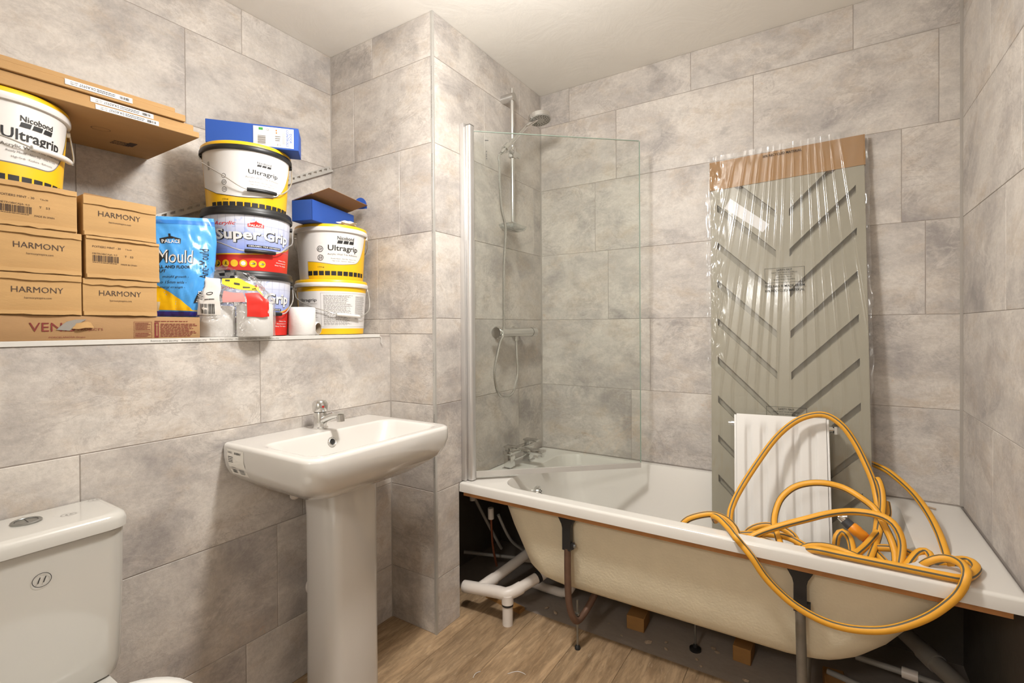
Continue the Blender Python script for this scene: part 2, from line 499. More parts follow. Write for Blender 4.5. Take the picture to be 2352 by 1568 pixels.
# --- floor: vinyl planks run towards the bath, bare subfloor under the bath
floor = struct('floor', B(XU - .1, XR + .1, YF - .1, YB + .1, -.05, -.004), SCREED)
xe = [-1.545, -1.44, -1.235, -1.032, -.818, -.618, -.415, -.212, -.01, .192, .4045]
plank_cache = {}
for i, (a, b) in enumerate(zip(xe, xe[1:])):
    ends = {0: [.5], 1: [.95], 2: [-.1, 1.02], 3: [.55], 4: [.28, 1.03], 5: [-.02, 1.558], 6: [.7], 7: [.1, 1.3], 8: [.6], 9: [.2, 1.1]}[i]
    ys = [YF] + ends + [1.80]
    if b > -1.31 or True:
        for p, q in zip(ys, ys[1:]):
            key = (round(b - a, 3), round(q - p, 3))
            if key not in plank_cache:
                w, h = key
                bm = B(-w / 2 + .0005, w / 2 - .0005, -h / 2 + .0005, h / 2 - .0005, -.004, 0, .0006, 1)
                bmesh.ops.recalc_face_normals(bm, faces=bm.faces)
                me = bpy.data.meshes.new('plank'); bm.to_mesh(me); bm.free(); me.materials.append(PLANK)
                plank_cache[key] = me
            o = bpy.data.objects.new('plank', plank_cache[key]); COL.objects.link(o)
            o.location = ((a + b) / 2, (p + q) / 2, 0); o.parent = floor

ceiling = struct('ceiling', B(XU - .1, XR + .1, YF - .1, YB + .1, H, H + .08), ceiling_relief())

# --- back wall (long side of the bath)
wall_back = struct('wall_back', B(XS - .2, XR + .1, YB + REC, YB + .1, RIM - .02, H), GROUT)
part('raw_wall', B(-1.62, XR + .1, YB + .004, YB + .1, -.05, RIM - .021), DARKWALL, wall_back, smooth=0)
lay_tiles(wall_back, (0, YB, 0), (1, 0, 0), (0, -1, 0), [
    (ZA, H, [-1.1244, -.517, .0869]), (ZB_, ZA, [-.871, -.2614, .3403]), (ZC, ZB_, [-.983, -.377, .2343]),
    (ZD, ZC, [-.915, -.309, .303]), (ZE, ZD, [-.7054, -.0995]), (RIM, ZE, [-.80, -.194])], XS, XR)

# --- shower wall
bm = box(bm_new(), XS - .1, XS - REC, YP + .01, YB + .1, RIM - .02, H)
box(bm, XS - .1, XS - REC, YP + .01, 1.612, -.05, RIM - .02)
wall_shower = struct('wall_shower', bm, GROUT)
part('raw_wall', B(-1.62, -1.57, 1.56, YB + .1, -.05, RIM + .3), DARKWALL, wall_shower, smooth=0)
part('board_edge', B(XS - .054, XS - .0095, 1.611, 1.617, 0, RIM - .035), pm('grey_board_edge', '6f6a63', .9, var=.25, scale=60, stretch=(1, 1, 4), bump=.5), wall_shower, smooth=0)
lay_tiles(wall_shower, (XS, 0, 0), (0, 1, 0), (1, 0, 0), [
    (ZA, H, [2.11]), (ZB_, ZA, [1.8075]), (ZC, ZB_, [1.64, 2.245]), (ZD, ZC, [1.64]), (ZE, ZD, [1.64]), (ZF, ZE, [1.64, 2.0895]),
    (ZG, ZF, [], (YP, 1.612)), (0, ZG, [], (YP, 1.612))], YP, YB)

# --- boxed-in pillar face beside the basin
bm = box(bm_new(), XU - .1, XS - .01, YP + REC, YP + .1, LEDGE - .02, H)
box(bm, XL - .1, XS - .01, YP + REC, YP + .1, -.05, LEDGE)
wall_pillar = struct('wall_pillar', bm, GROUT)
lay_tiles(wall_pillar, (0, YP, 0), (1, 0, 0), (0, -1, 0), [
    (ZA, H, [-1.6357]), (ZB_, ZA, [-1.7541]), (ZC, ZB_, [-1.4779]), (ZD, ZC, [-1.6107]), (LEDGE, ZD, [XL], (XU, XS)), (ZE, LEDGE, [], (XL, XS)),
    (ZF, ZE, [], (XL, XS)), (ZG, ZF, [], (XL, XS)), (0, ZG, [], (XL, XS))], XU, XS)

# --- left wall: upper part set back, lower part boxed out with a ledge on top
wall_left = struct('wall_left', B(XU - .1, XU - REC, YF - .1, YP + .1, LEDGE - .02, H), GROUT)
lay_tiles(wall_left, (XU, 0, 0), (0, 1, 0), (1, 0, 0), [
    (ZA, H, [1.0574, .4514, -.155]), (ZB_, ZA, [.8555, .2495, -.356]), (ZC, ZB_, [1.16, .55, -.056]), (LEDGE, ZC, [.86, .26, -.35])], YF, YP)
wall_low = struct('wall_boxing', B(XU, XL - REC, YF - .1, YP + .1, -.05, LEDGE - .004), GROUT)
lay_tiles(wall_low, (XL, 0, 0), (0, 1, 0), (1, 0, 0), [
    (ZE, LEDGE - .0125, [.9016, .2956, -.31]), (ZF, ZE, [.4445, 1.0505, -.16]), (ZG, ZF, [.9549, .3489, -.257]), (0, ZG, [.8472, .2412, -.365])], YF, YP)
# ledge top tiles (laid flat)
for p, q in ((YF, .25), (.25, .856), (.856, YP)):
    o = bpy.data.objects.new('tile', tile_mesh(XL - XU - .004, q - p - GAP)); COL.objects.link(o)
    o.location = ((XU + XL) / 2, (p + q) / 2, LEDGE); o.parent = wall_low

# --- right wall
wall_right = struct('wall_right', B(XR + REC, XR + .1, YF - .1, YB + .1, RIM - .02, H), GROUT)
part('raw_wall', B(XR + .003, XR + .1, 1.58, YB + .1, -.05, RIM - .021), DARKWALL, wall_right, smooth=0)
part('raw_wall', B(XR + .003, XR + .1, YF - .1, 1.58, -.05, RIM - .021), GROUT, wall_right, smooth=0)
lay_tiles(wall_right, (XR, 0, 0), (0, 1, 0), (-1, 0, 0), [
    (ZA, H, [1.68, 1.07, .46, -.15]), (ZB_, ZA, [1.98, 1.37, .76, .15]), (ZC, ZB_, [1.70, 1.09, .48, -.13]), (ZD, ZC, [1.83, 1.22, .61, 0.]),
    (ZE, ZD, [1.66, 1.05, .44, -.17]), (RIM, ZE, [1.95, 1.34, .73, .12]), (ZG, RIM, [1.30, .69, .08], (YF, 1.58)), (0, ZG, [1.0, .39, -.21], (YF, 1.58))], YF, YB)

# --- wall behind the camera, its doorway and hall added to let in fill light
bm = box(bm_new(), XU - .1, -.98, YF - .1, YF, -.05, H); box(bm, -.22, XR + .1, YF - .1, YF, -.05, H); box(bm, -.98, -.22, YF - .1, YF, 2.0, H)
wall_front = struct('wall_front', bm, WHITEP)
HY = -2.0
struct('floor_hall', B(XU - .1, XR + .1, HY - .1, YF - .1, -.05, -.001), pm('hall_carpet', '8d857b', .95, var=.1, scale=40))
struct('ceiling_hall', B(XU - .1, XR + .1, HY - .1, YF - .1, H, H + .08), WHITEP)
struct('wall_hall', B(XU - .1, XR + .1, HY - .1, HY, -.05, H), WHITEP)
struct('wall_hall_left', B(XU - .1, XU, HY, YF - .1, -.05, H), WHITEP)
struct('wall_hall_right', B(XR, XR + .1, HY, YF - .1, -.05, H), WHITEP)
bm = B(-1.02, -.985, YF - .87, YF - .105, .005, 1.98, .003)
door = struct('door_1', bm, WHITEP, label='plain white unseen door, set open for the added fill lamp')
for z0, z1 in ((.15, .85), (1.0, 1.85)):
    for y0, y1 in ((YF - .80, YF - .52), (YF - .45, YF - .17)):
        part('panel', B(-.985, -.979, y0, y1, z0, z1, .004), WHITEP, door)
bm = bm_new(); cyl_between(bm, (-.985, YF - .81, 1.0), (-.935, YF - .81, 1.0), .01); cyl_between(bm, (-.94, YF - .81, 1.0), (-.94, YF - .69, 1.0), .009)
part('door_handle', bm, pm('chrome', 'd8d8d6', .12, 1, var=.02), door)
bm = bm_new()
box(bm, -1.05, -.98, YF, YF + .02, 0, 2.05, .003); box(bm, -.22, -.15, YF, YF + .02, 0, 2.05, .003); box(bm, -.98, -.22, YF, YF + .02, 2.0, 2.05, .003)
struct('trim_1', bm, WHITEP)

# --- trims
trim_ledge = struct('trim_2', B(XL - .0, XL + .0025, YF, 1.405, LEDGE - .0125, LEDGE, .0008, 1), pm('white_film_trim', 'cfccc6', .35, var=.06, scale=25), smooth=30)
S = plane_map((XL + .0025, 0, 0), (0, 1, 0), (0, 0, 1), (1, 0, 0))
bm = bm_new(); y = .596
for i in range(5):
    text(bm, S, 'Peel Off After Grouting', y, y + .066, 1.1748, 1.1805, off=.0004, flip=True); y += .0755
part('lettering', bm, GINK, trim_ledge, smooth=0, norm=False)
bm = bm_new()
loft(bm, [[(XS - .009, YP - .0015, z), (XS + .0012, YP - .0015, z), (XS + .0015, YP - .0012, z), (XS + .0015, YP + .009, z), (XS - .003, YP + .005, z)] for z in (0, H)])
trim_p = struct('trim_3', bm, ALU)
bm = bm_new(); S = plane_map((XS - .0085, YP - .0015, 0), (1, 0, 0), (0, 0, 1), (0, -1, 0))
for z in (.62, .78, 1.02, 1.24, 1.42, 1.58, 1.80, 2.03, 2.14): text(bm, S, 'Peel Off After Grouting', .002, .0075, z, z + .09, off=.0003, vert=True)
part('lettering', bm, GINK, trim_p, smooth=0, norm=False)
def bead(name, x, y, sx, sy, z0, z1, r=.006):
    bm = bm_new(); pr = [(x, y), (x + sx * r, y), (x + sx * r * .45, y + sy * r * .45), (x, y + sy * r)]
    loft(bm, [[(a, b, z) for a, b in pr] for z in (z0, z1)]); struct(name, bm, SILIC)
bead('trim_4', XS, YB, 1, -1, RIM, H); bead('trim_5', XR, YB, -1, -1, RIM, H, .008); bead('trim_6', XU, YP, 1, -1, LEDGE, H, .004); bead('trim_7', XL, YP, 1, -1, 0, LEDGE, .004)
# torn bits of film at the ledge corner
bm = bm_new(); tube(bm, catmull([(XL + .004, 1.405, 1.176), (XL + .006, 1.411, 1.166), (XL + .005, 1.409, 1.150), (XL + .008, 1.416, 1.142)], .004), [.0016] * 3 + [.0012] * 100 if False else .0013, 6)
single('film_strip', bm, MATS['white_film_trim'], 'thin torn strip of protective film hanging at the ledge corner', 'film')
# ================================================================== CEILING LAMP (above the frame)
lamp = thing('ceiling_lamp', 'round white pendant lamp hanging close to the ceiling in the middle of the room', 'lamp', (LAMP_POS[0], LAMP_POS[1], H))
part('rose', lathe(bm_new(), [(.045, 0), (.045, -.012), (.03, -.022), (.008, -.026)], 24), WHITEP, lamp)
part('flex', cyl_between(bm_new(), (0, 0, -.024), (0, 0, LAMP_POS[2] - H + .13), .004, 8), WHITEP, lamp)
part('bulb_holder', lathe(bm_new(), [(.012, .135), (.018, .125), (.018, .098), (.012, .094)], 16), WHITEP, lamp).location = (0, 0, LAMP_POS[2] - H)
ld = bpy.data.lights.new('bulb_light', 'POINT'); ld.energy = LAMP_SIDE_W; ld.color = LAMP_COL; ld.shadow_soft_size = .085
lo = bpy.data.objects.new('bulb_light', ld); COL.objects.link(lo); lo.parent = lamp; lo.location = (0, 0, LAMP_POS[2] - H)
ld = bpy.data.lights.new('down_light', 'AREA'); ld.shape = 'DISK'; ld.size = .17; ld.energy = LAMP_W; ld.color = LAMP_COL
lo = bpy.data.objects.new('down_light', ld); COL.objects.link(lo); lo.parent = lamp; lo.location = (0, 0, LAMP_POS[2] - H - .09)
hl = thing('fill_lamp', 'added pendant fill lamp, unseen, in the hall beyond the open door', 'lamp', (FILL_POS[0], FILL_POS[1], H))  # added to brighten the bath front and the lower room
part('rose', lathe(bm_new(), [(.045, 0), (.045, -.012), (.03, -.022), (.008, -.026)], 24), WHITEP, hl)
part('flex', cyl_between(bm_new(), (0, 0, -.024), (0, 0, FILL_POS[2] - H + .13), .004, 8), WHITEP, hl)
ld = bpy.data.lights.new('fill_bulb', 'POINT'); ld.energy = FILL_W; ld.color = LAMP_COL; ld.shadow_soft_size = .12
lo = bpy.data.objects.new('fill_bulb', ld); COL.objects.link(lo); lo.parent = hl; lo.location = (0, 0, FILL_POS[2] - H)
# ================================================================== BATH
ACRYL = pm('white_acrylic', 'd6d2cb', .16, var=.03, scale=4, coat=.3)
SHELL = pm('raw_fibreglass', 'd9ceb4', .65, var=.08, scale=18, bump=.25, bscale=120)
CHROME = pm('chrome', 'd8d8d6', .12, 1, var=.02)
STEEL = pm('zinc_steel', '9a9a96', .35, .9, var=.15, scale=60)
RUST = pm('rusty_tube', '6d5344', .55, .45, var=.35, scale=22)
GREYTUBE = pm('worn_grey_tube', '7c766c', .5, .5, var=.3, scale=26)
BLACKP = pm('black_plastic', '1f1f20', .42, var=.1)
CERAMIC = pm('white_ceramic', 'cfcbc5', .1, var=.025, scale=3, coat=.5)
PVC = pm('white_waste_pipe', 'd8cfc6', .35, var=.05, scale=10)
BATTEN = pm('chipboard_edge', 'a4703f', .8, var=.25, scale=30, bump=.2)

bath = thing('bathtub', 'white acrylic bathtub without its side panel, beige underside showing', 'bathtub', (-.45, 1.95, 0))
XB0, XB1, YB0, YB1 = XS + .001, XR - .003, 1.607, YB - .002
bm = bm_new()
ins = lambda d, z, r: rrect(XB0 + d, XB1 - d, YB0 + d, YB1 - d, r, z, 6)
inner = [(-1.136, .215, 1.664, 2.282, .10, RIM - .001), (-1.133, .21, 1.668, 2.279, .10, RIM - .012), (-1.128, .185, 1.676, 2.27, .105, .50),
         (-1.112, .145, 1.690, 2.256, .105, .42), (-1.078, .09, 1.702, 2.244, .11, .34), (-1.048, .03, 1.716, 2.228, .12, .28), (-1.01, -.04, 1.745, 2.20, .12, .25), (-.93, -.14, 1.81, 2.13, .11, .238)]
loops = [ins(.0, RIM - .038, .006), ins(0, RIM - .008, .008), ins(.002, RIM - .003, .008), ins(.007, RIM, .01), ins(.014, RIM, .012)]
loops += [rrect(-1.150, .231, 1.651, 2.294, .10, RIM, 6), rrect(-1.144, .225, 1.657, 2.288, .10, RIM, 6)] + [rrect(a, b, c, d, r, z, 6) for a, b, c, d, r, z in inner]
loft(bm, loops, cap0=False, cap1=True)
# return of the lip
loft(bm, [ins(.004, RIM - .038, .006), ins(0, RIM - .038, .006)], False, False)
loft(bm, [ins(.004, RIM - .006, .006), ins(.004, RIM - .038, .006)], False, False)
tub = part('tub', bm, ACRYL, bath, world=True, smooth=50)
bm = bm_new()
sh = [(-1.148, .29, 1.655, 2.295, .12, RIM - .012), (-1.143, .283, 1.66, 2.29, .12, .475), (-1.122, .231, 1.672, 2.275, .125, .40), (-1.078, .158, 1.682, 2.26, .13, .30),
      (-1.055, .105, 1.688, 2.25, .13, .25), (-1.03, .07, 1.696, 2.24, .13, .226), (-.99, .02, 1.71, 2.22, .13, .211), (-.93, -.06, 1.76, 2.17, .12, .205)]
loft(bm, [rrect(a, b, c, d, r, z, 6) for a, b, c, d, r, z in sh], cap0=False, cap1=True)
part('underside_shell', bm, SHELL, bath, world=True, smooth=60)
part('rim_batten', B(XB0 + .02, XB1 - .03, 1.613, 1.652, RIM - .054, RIM - .0385, .001, 1), BATTEN, bath, world=True, label='orange-brown chipboard strip under the rim')
# overflow outlet on the tap end
bm = bm_new()
o = Vector((-1.118, 1.955, .452)); n = Vector((.97, 0, .24)).normalized()
cyl_between(bm, o - n * .012, o + n * .012, .030, 24); cyl_between(bm, o + n * .012, o + n * .02, .026, 24, r2=.022)
ov = part('overflow', bm, CHROME, bath, world=True, label='chrome overflow grille')
bm = bm_new(); t1 = Vector((0, 1, 0)); t2 = n.cross(t1)
for a, b in ((0, 0), (.009, .004), (-.009, .004), (.005, -.008), (-.005, -.008), (0, .012)):
    p = o + n * .0201 + t1 * a + t2 * b; cyl_between(bm, p, p + n * .0006, .0032, 10)
part('grille_hole', bm, INK, ov, world=True)

def leg(x, bent, tubemat):
    bm = bm_new()
    box(bm, x - .045, x + .045, 1.63, 1.662, RIM - .060, RIM - .0545)
    loft(bm, [[(x - w, 1.632, z), (x + w, 1.632, z), (x + w, 1.655, z), (x - w, 1.655, z)] for w, z in ((.034, RIM - .06), (.02, RIM - .085), (.0165, RIM - .10), (.0165, .385))])
    box(bm, x + .012, x + .026, 1.634, 1.652, .392, .412)
    l = part('leg', bm, BLACKP, bath, world=True, label='black bracket with a bent steel tube and threaded foot')
    if bent:
        bm = bm_new()
        tube(bm, catmull([(x, 1.643, .39), (x, 1.643, .28), (x + .004, 1.644, .19), (x + .014, 1.65, .14), (x + .024, 1.672, .112), (x + .034, 1.73, .125), (x + .05, 1.80, .175), (x + .06, 1.86, .21)], .012), .0125, 12)
        part('leg_tube', bm, tubemat, l, world=True)
        fx, fy = x + .020, 1.683
        bm = bm_new(); cyl_between(bm, (fx, fy, .006), (fx, fy, .185), .0042, 10)
        cyl_between(bm, (fx, fy, .10), (fx, fy, .106), .012, 6); cyl_between(bm, (fx, fy, .128), (fx, fy, .136), .009, 6)
        part('threaded_rod', bm, STEEL, l, world=True)
        part('rubber_foot', lathe(bm_new(), [(.011, 0), (.011, .008), (.007, .014)], 16, (fx, fy)), BLACKP, l, world=True)
        bm = bm_new(); cyl_between(bm, (x + .026, 1.643, .402), (x + .033, 1.643, .402), .007, 6)
        part('screw', bm, STEEL, l, world=True)
    else:
        bm = bm_new(); tube(bm, catmull([(x, 1.643, .39), (x + .003, 1.643, .25), (x + .005, 1.645, .12), (x + .006, 1.66, .07), (x + .008, 1.72, .062), (x + .01, 1.80, .11), (x + .012, 1.86, .2)], .012), .0135, 12)
        part('leg_tube', bm, tubemat, l, world=True)
        bm = bm_new(); cyl_between(bm, (x + .006, 1.685, .006), (x + .006, 1.685, .14), .0042, 10)
        part('threaded_rod', bm, STEEL, l, world=True)
        part('rubber_foot', lathe(bm_new(), [(.011, 0), (.011, .008), (.007, .014)], 16, (x + .006, 1.685)), BLACKP, l, world=True)
leg(-.811, True, RUST)
leg(-.066, False, GREYTUBE)
bm = bm_new(); cyl_between(bm, (-.417, 1.915, -.002), (-.417, 1.915, .235), .0045, 10)
l = part('centre_foot', bm, STEEL, bath, world=True)
part('foot_pad', lathe(bm_new(), [(.021, -.004), (.021, .004), (.008, .008), (.006, .02)], 20, (-.417, 1.915)), BLACKP, l, world=True)

# ---- bath mixer tap on the tap deck
tapb = thing('bath_mixer_tap', 'square chrome bath mixer tap on the tub deck behind the glass', 'tap', (-1.222, 1.97, RIM))
def pillar(y):
    bm = bm_new(); box(bm, -.024, .024, y - .024, y + .024, 0, .006, .001); box(bm, -.019, .019, y - .019, y + .019, .006, .068, .0012)
    return bm
for y in (-.085, .085): part('pillar', pillar(y), CHROME, tapb)
part('bridge', B(-.021, .021, -.108, .108, .066, .082, .0012), CHROME, tapb)
part('spout', B(.015, .135, -.019, .019, .060, .080, .0015), CHROME, tapb)
part('spout_outlet', B(.108, .130, -.012, .012, .050, .061, .001), CHROME, tapb)
for y in (-.085, .085):
    bm = bm_new(); box(bm, -.014, .014, y - .014, y + .014, .081, .097, .001); box(bm, -.02, .055, y - .018, y + .018, .096, .104, .001)
    part('lever', bm, CHROME, tapb)

# ---- glass shower screen, swung in over the bath
scr = thing('shower_screen', 'hinged clear glass shower screen with a silver wall profile', 'shower screen', (-1.262, 1.655, RIM + .002))
SIL = pm('silver_anodised', 'd6d4d2', .28, .75, var=.04, scale=20, stretch=(1, 1, .1))
GLASS = clear_material('screen_glass', (.955, .968, .955), .04, .01)
SEAL = pm('grey_plastic_seal', 'b8b3ac', .4, var=.05)
ztop = 2.035
part('wall_channel', B(XS + .0005, XS + .022, 1.628, 1.668, RIM + .002, 2.062, .002), SIL, scr, world=True)
bm = bm_new(); loft(bm, [rrect(XS + .020, XS + .047, 1.640, 1.674, .010, z, 5) for z in (RIM + .004, 2.052)])
part('hinge_profile', bm, SIL, scr, world=True, smooth=35)
part('channel_cap', B(XS + .022, XS + .045, 1.643, 1.671, 2.052, 2.057, .001), pm('dark_plastic_cap', '55524e', .5, var=.05), scr, world=True)
a = Vector((XS + .04, 1.666, 0)); b = Vector((-.702, 2.165, 0)); d = (b - a).normalized(); nn = Vector((-d.y, d.x, 0)); L = (b - a).length
def slab(x0, x1, z0, z1, t, cut=0):
    bm = bm_new(); prof = [(x0, z0), (x1, z0), (x1, z1 - cut), (x1 - cut * .3, z1 - cut * .3), (x1 - cut, z1), (x0, z1)] if cut else [(x0, z0), (x1, z0), (x1, z1), (x0, z1)]
    loft(bm, [[tuple(a + d * x + nn * s * t / 2 + Vector((0, 0, z))) for x, z in prof] for s in (-1, 1)])
    return bm
part('glass_pane', slab(0, L, RIM + .032, ztop, .005, .004), GLASS, scr, world=True, smooth=0, label='clear pane with a faint green tint')
GEDGE = pm('green_glass_edge', '8fa093', .25, var=.05)
part('polished_edge', slab(L - .0025, L + .0003, RIM + .036, ztop - .004, .0054), GEDGE, scr, world=True, smooth=0, label='greenish free edge of the glass')
part('polished_edge', slab(0, L - .004, ztop - .0022, ztop + .0003, .0054), GEDGE, scr, world=True, smooth=0, label='greenish top edge of the glass')
part('bottom_seal', slab(.006, L - .002, RIM + .014, RIM + .036, .012), SEAL, scr, world=True, smooth=0)
bm = bm_new(); S = plane_map(a - nn * .0026, d, (0, 0, 1), -nn)
patch(bm, S, .052, .068, 1.996, 1.999, off=.0002); [patch(bm, S, .058, .0605, z_, z_ + .006, off=.0002) for z_ in (1.918, 1.928, 1.936, 1.948)]
part('glass_mark', bm, INK, scr, world=True, smooth=0, norm=False)

# ---- shower: riser rail, handset, hose, bar valve
shw = thing('shower_set', 'chrome shower riser rail with hand shower, hose and bar valve', 'shower', (XS, 1.95, 1.1))
xr_, yr = XS + .055, 1.957
xv_ = XS + .062
part('riser_rail', cyl_between(bm_new(), (xr_, yr, 1.665), (xr_, yr, 2.325), .0095, 16), CHROME, shw, world=True)
for z in (2.285, 1.685):
    bm = bm_new(); cyl_between(bm, (XS, yr, z), (xr_ + .012, yr, z), .019, 20); part('rail_bracket', bm, CHROME, shw, world=True)
h0 = Vector((-1.205, 1.811, 1.974)); h1 = Vector((-1.165, 1.971, 2.143)); hd = (h1 - h0).normalized()
bm = bm_new(); box(bm, xr_ - .014, xr_ + .014, yr - .015, yr + .015, 2.000, 2.050, .003)
cyl_between(bm, (xr_, yr, 2.026), (xr_ + .004, yr + .05, 2.024), .013, 16)
cyl_between(bm, (xr_, yr, 2.026), tuple(h0 + hd * .05), .012, 16); cyl_between(bm, tuple(h0 + hd * .028), tuple(h0 + hd * .062), .017, 18)
part('slider', bm, CHROME, shw, world=True)
bm = bm_new(); tube(bm, [h0 + (h1 - h0) * t for t in (0, .1, .35, .7, 1.)], [.0085, .0115, .0105, .009, .0085], 16)
hs = part('hand_shower', bm, CHROME, shw, world=True)
fn = Vector((.16, -.06, -.985)).normalized()
hc = Vector((-1.125, 2.015, 2.178))
bm = bm_new(); cyl_between(bm, hc - fn * .012, hc + fn * .008, .053, 32); cyl_between(bm, hc - fn * .020, hc - fn * .012, .030, 32, r2=.053)
cyl_between(bm, h1 - hd * .01, hc - fn * .008, .009, 12)
head = part('shower_head', bm, CHROME, hs, world=True)
bm = bm_new(); cyl_between(bm, hc + fn * .008, hc + fn * .0095, .048, 32)
part('spray_face', bm, pm('grey_spray_face', 'a9a79f', .5, var=.05), hs, world=True)
bm = bm_new(); t1 = fn.orthogonal().normalized(); t2 = fn.cross(t1)
for k, (rr, m) in enumerate(((.024, 12), (.033, 16), (.042, 22))):
    for i in range(m):
        an = 2 * PI * (i + .5 * (k % 2)) / m
        p = hc + fn * .0095 + t1 * rr * math.cos(an) + t2 * rr * math.sin(an); cyl_between(bm, p, p + fn * .0012, .002, 6)
part('nozzles', bm, BLACKP, hs, world=True)
# hose
bm = bm_new()
pts = catmull([h0, h0 - hd * .02, (-1.21, 1.803, 1.90), (-1.21, 1.803, 1.84), (-1.21, 1.816, 1.73), (-1.208, 1.838, 1.67), (-1.208, 1.8425, 1.62), (-1.21, 1.830, 1.463), (-1.208, 1.824, 1.22), (-1.206, 1.812, 1.17), (-1.21, 1.792, 1.135), (-1.21, 1.7535, 1.024),
               (-1.21, 1.766, .947), (-1.21, 1.798, .908), (-1.21, 1.841, .898), (-1.212, 1.885, .902), (-1.215, 1.92, .924), (-1.22, 1.955, .99), (-1.226, 1.96, 1.07), (-1.232, 1.966, 1.125), (xv_, 1.968, 1.15)], .004)
tube(bm, pts, [.0062 if i % 2 else .0052 for i in range(len(pts))], 8)
part('shower_hose', bm, pm('ribbed_chrome', 'c9c8c4', .22, .95, var=.05), shw, world=True)
# bar valve
xv = XS + .062; zv = 1.185
bm = bm_new(); cyl_between(bm, (xv, 1.84, zv), (xv, 2.10, zv), .0215, 24)
vb = part('valve_body', bm, CHROME, shw, world=True)
for y0, y1 in ((1.80, 1.838), (2.102, 2.14)):
    bm = bm_new(); cyl_between(bm, (xv, y0, zv), (xv, y1, zv), .0245 if y0 < 1.9 else .0225, 24); part('valve_knob', bm, CHROME, shw, world=True)
for y in (1.895, 2.045):
    bm = bm_new(); cyl_between(bm, (XS, y, zv), (XS + .012, y, zv), .031, 24); cyl_between(bm, (XS + .01, y, zv), (xv, y, zv), .016, 16); part('wall_flange', bm, CHROME, shw, world=True)
bm = bm_new(); cyl_between(bm, (xv, 1.968, zv - .018), (xv, 1.968, zv - .04), .010, 14); part('hose_outlet', bm, CHROME, shw, world=True)
# soap dish on the lower rail
bm = bm_new(); loft(bm, [rrect(xr_ - .015 + i, xr_ + .075 - i, yr - .12 + i, yr + .025 - i, .03, z, 4) for i, z in ((.018, 1.652), (.006, 1.658), (0, 1.672), (.003, 1.673), (.01, 1.662))])
part('soap_dish', bm, clear_material('clear_plastic', (.86, .88, .87), .16, .08, haze=.06), shw, world=True)

# ================================================================== PEDESTAL BASIN
sink = thing('pedestal_basin', 'white ceramic washbasin on a pedestal with a chrome mixer tap', 'washbasin', (-1.35, 1.068, 0))
SY0, SY1, SX1, SZ = .782, 1.355, -1.112, .866
bm = bm_new()
def sl(d, z, r, db=0.): return rrect(XL + .002 + db, SX1 - d, SY0 + d, SY1 - d, (.006, r, r, .006), z, 7)
L_ = [rrect(XL + .05, SX1 - .15, SY0 + .15, SY1 - .15, .05, .70, 7), rrect(XL + .01, SX1 - .085, SY0 + .08, SY1 - .08, (.006, .07, .07, .006), .722, 7), sl(.036, .754, .065), sl(.017, .772, .06), sl(.006, .795, .055), sl(.0, .825, .05), sl(0, .855, .05), sl(.003, .863, .048), sl(.009, SZ, .045), sl(.015, SZ, .042)]
inn = [(-1.402, -1.146, .820, 1.317, .05, SZ - .001), (-1.399, -1.15, .824, 1.313, .05, SZ - .006), (-1.392, -1.158, .834, 1.303, .055, .842), (-1.378, -1.172, .858, 1.278, .06, .80), (-1.36, -1.195, .90, 1.236, .06, .765), (-1.335, -1.225, .96, 1.176, .05, .748)]
L_ += [rrect(-1.412, -1.134, .808, 1.329, .05, SZ, 7), rrect(-1.406, -1.140, .814, 1.323, .05, SZ, 7)] + [rrect(a_, b_, c_, d_, r_, z_, 7) for a_, b_, c_, d_, r_, z_ in inn]
loft(bm, L_)
basin = part('basin', bm, CERAMIC, sink, world=True, smooth=50)
bm = bm_new(); oc = Vector((-1.3885, 1.056, .832)); on_ = Vector((.95, 0, .3)).normalized()
t1 = Vector((0, 1, 0)); t2 = on_.cross(t1)
rg = [oc + on_ * .002 + t1 * .0125 * math.cos(2 * PI * i / 24) + t2 * .0125 * math.sin(2 * PI * i / 24) for i in range(25)]
tube(bm, rg, .0035, 8); part('overflow_ring', bm, CHROME, basin, world=True)
bm = bm_new(); cyl_between(bm, oc - on_ * .004, oc + on_ * .001, .010, 20); part('overflow_hole', bm, pm('dark_hole', '22201e', .7), basin, world=True)
bm = bm_new(); cyl_between(bm, (-1.28, 1.068, .747), (-1.28, 1.068, .751), .021, 24); part('waste_plug', bm, CHROME, basin, world=True)
# sticker on the left side
Ss = lambda u, v, off=0: Vector((-1.512 + u, SY0 + (.0 if v > .026 else .012 * ((.026 - v) / .048) ** 1.6 * 1.2) - .0003 - off, .80 + v))
bm = bm_new(); patch(bm, Ss, 0, .088, -.026, .052, 4, 12, off=.0004)
st = part('sticker', bm, pm('clear_white_sticker', 'e3dfd6', .3, var=.02), basin, world=True, label='product sticker with bar code')
bm = bm_new()
text(bm, Ss, '501.482.00.1', .003, .027, .040, .046, off=.0008); text(bm, Ss, 'GEBERIT', .045, .074, .039, .0455, .02, off=.0008); patch(bm, Ss, .040, .0435, .039, .0455, off=.0008)
lines(bm, Ss, .004, .036, .012, .032, 4, 5, off=.0008); barcode(bm, Ss, .012, .036, -.02, -.002, 14, off=.0008)
lines(bm, Ss, .05, .08, -.022, -.004, 4, 8, off=.0008)
part('lettering', bm, INK, basin, world=True, smooth=0, norm=False)
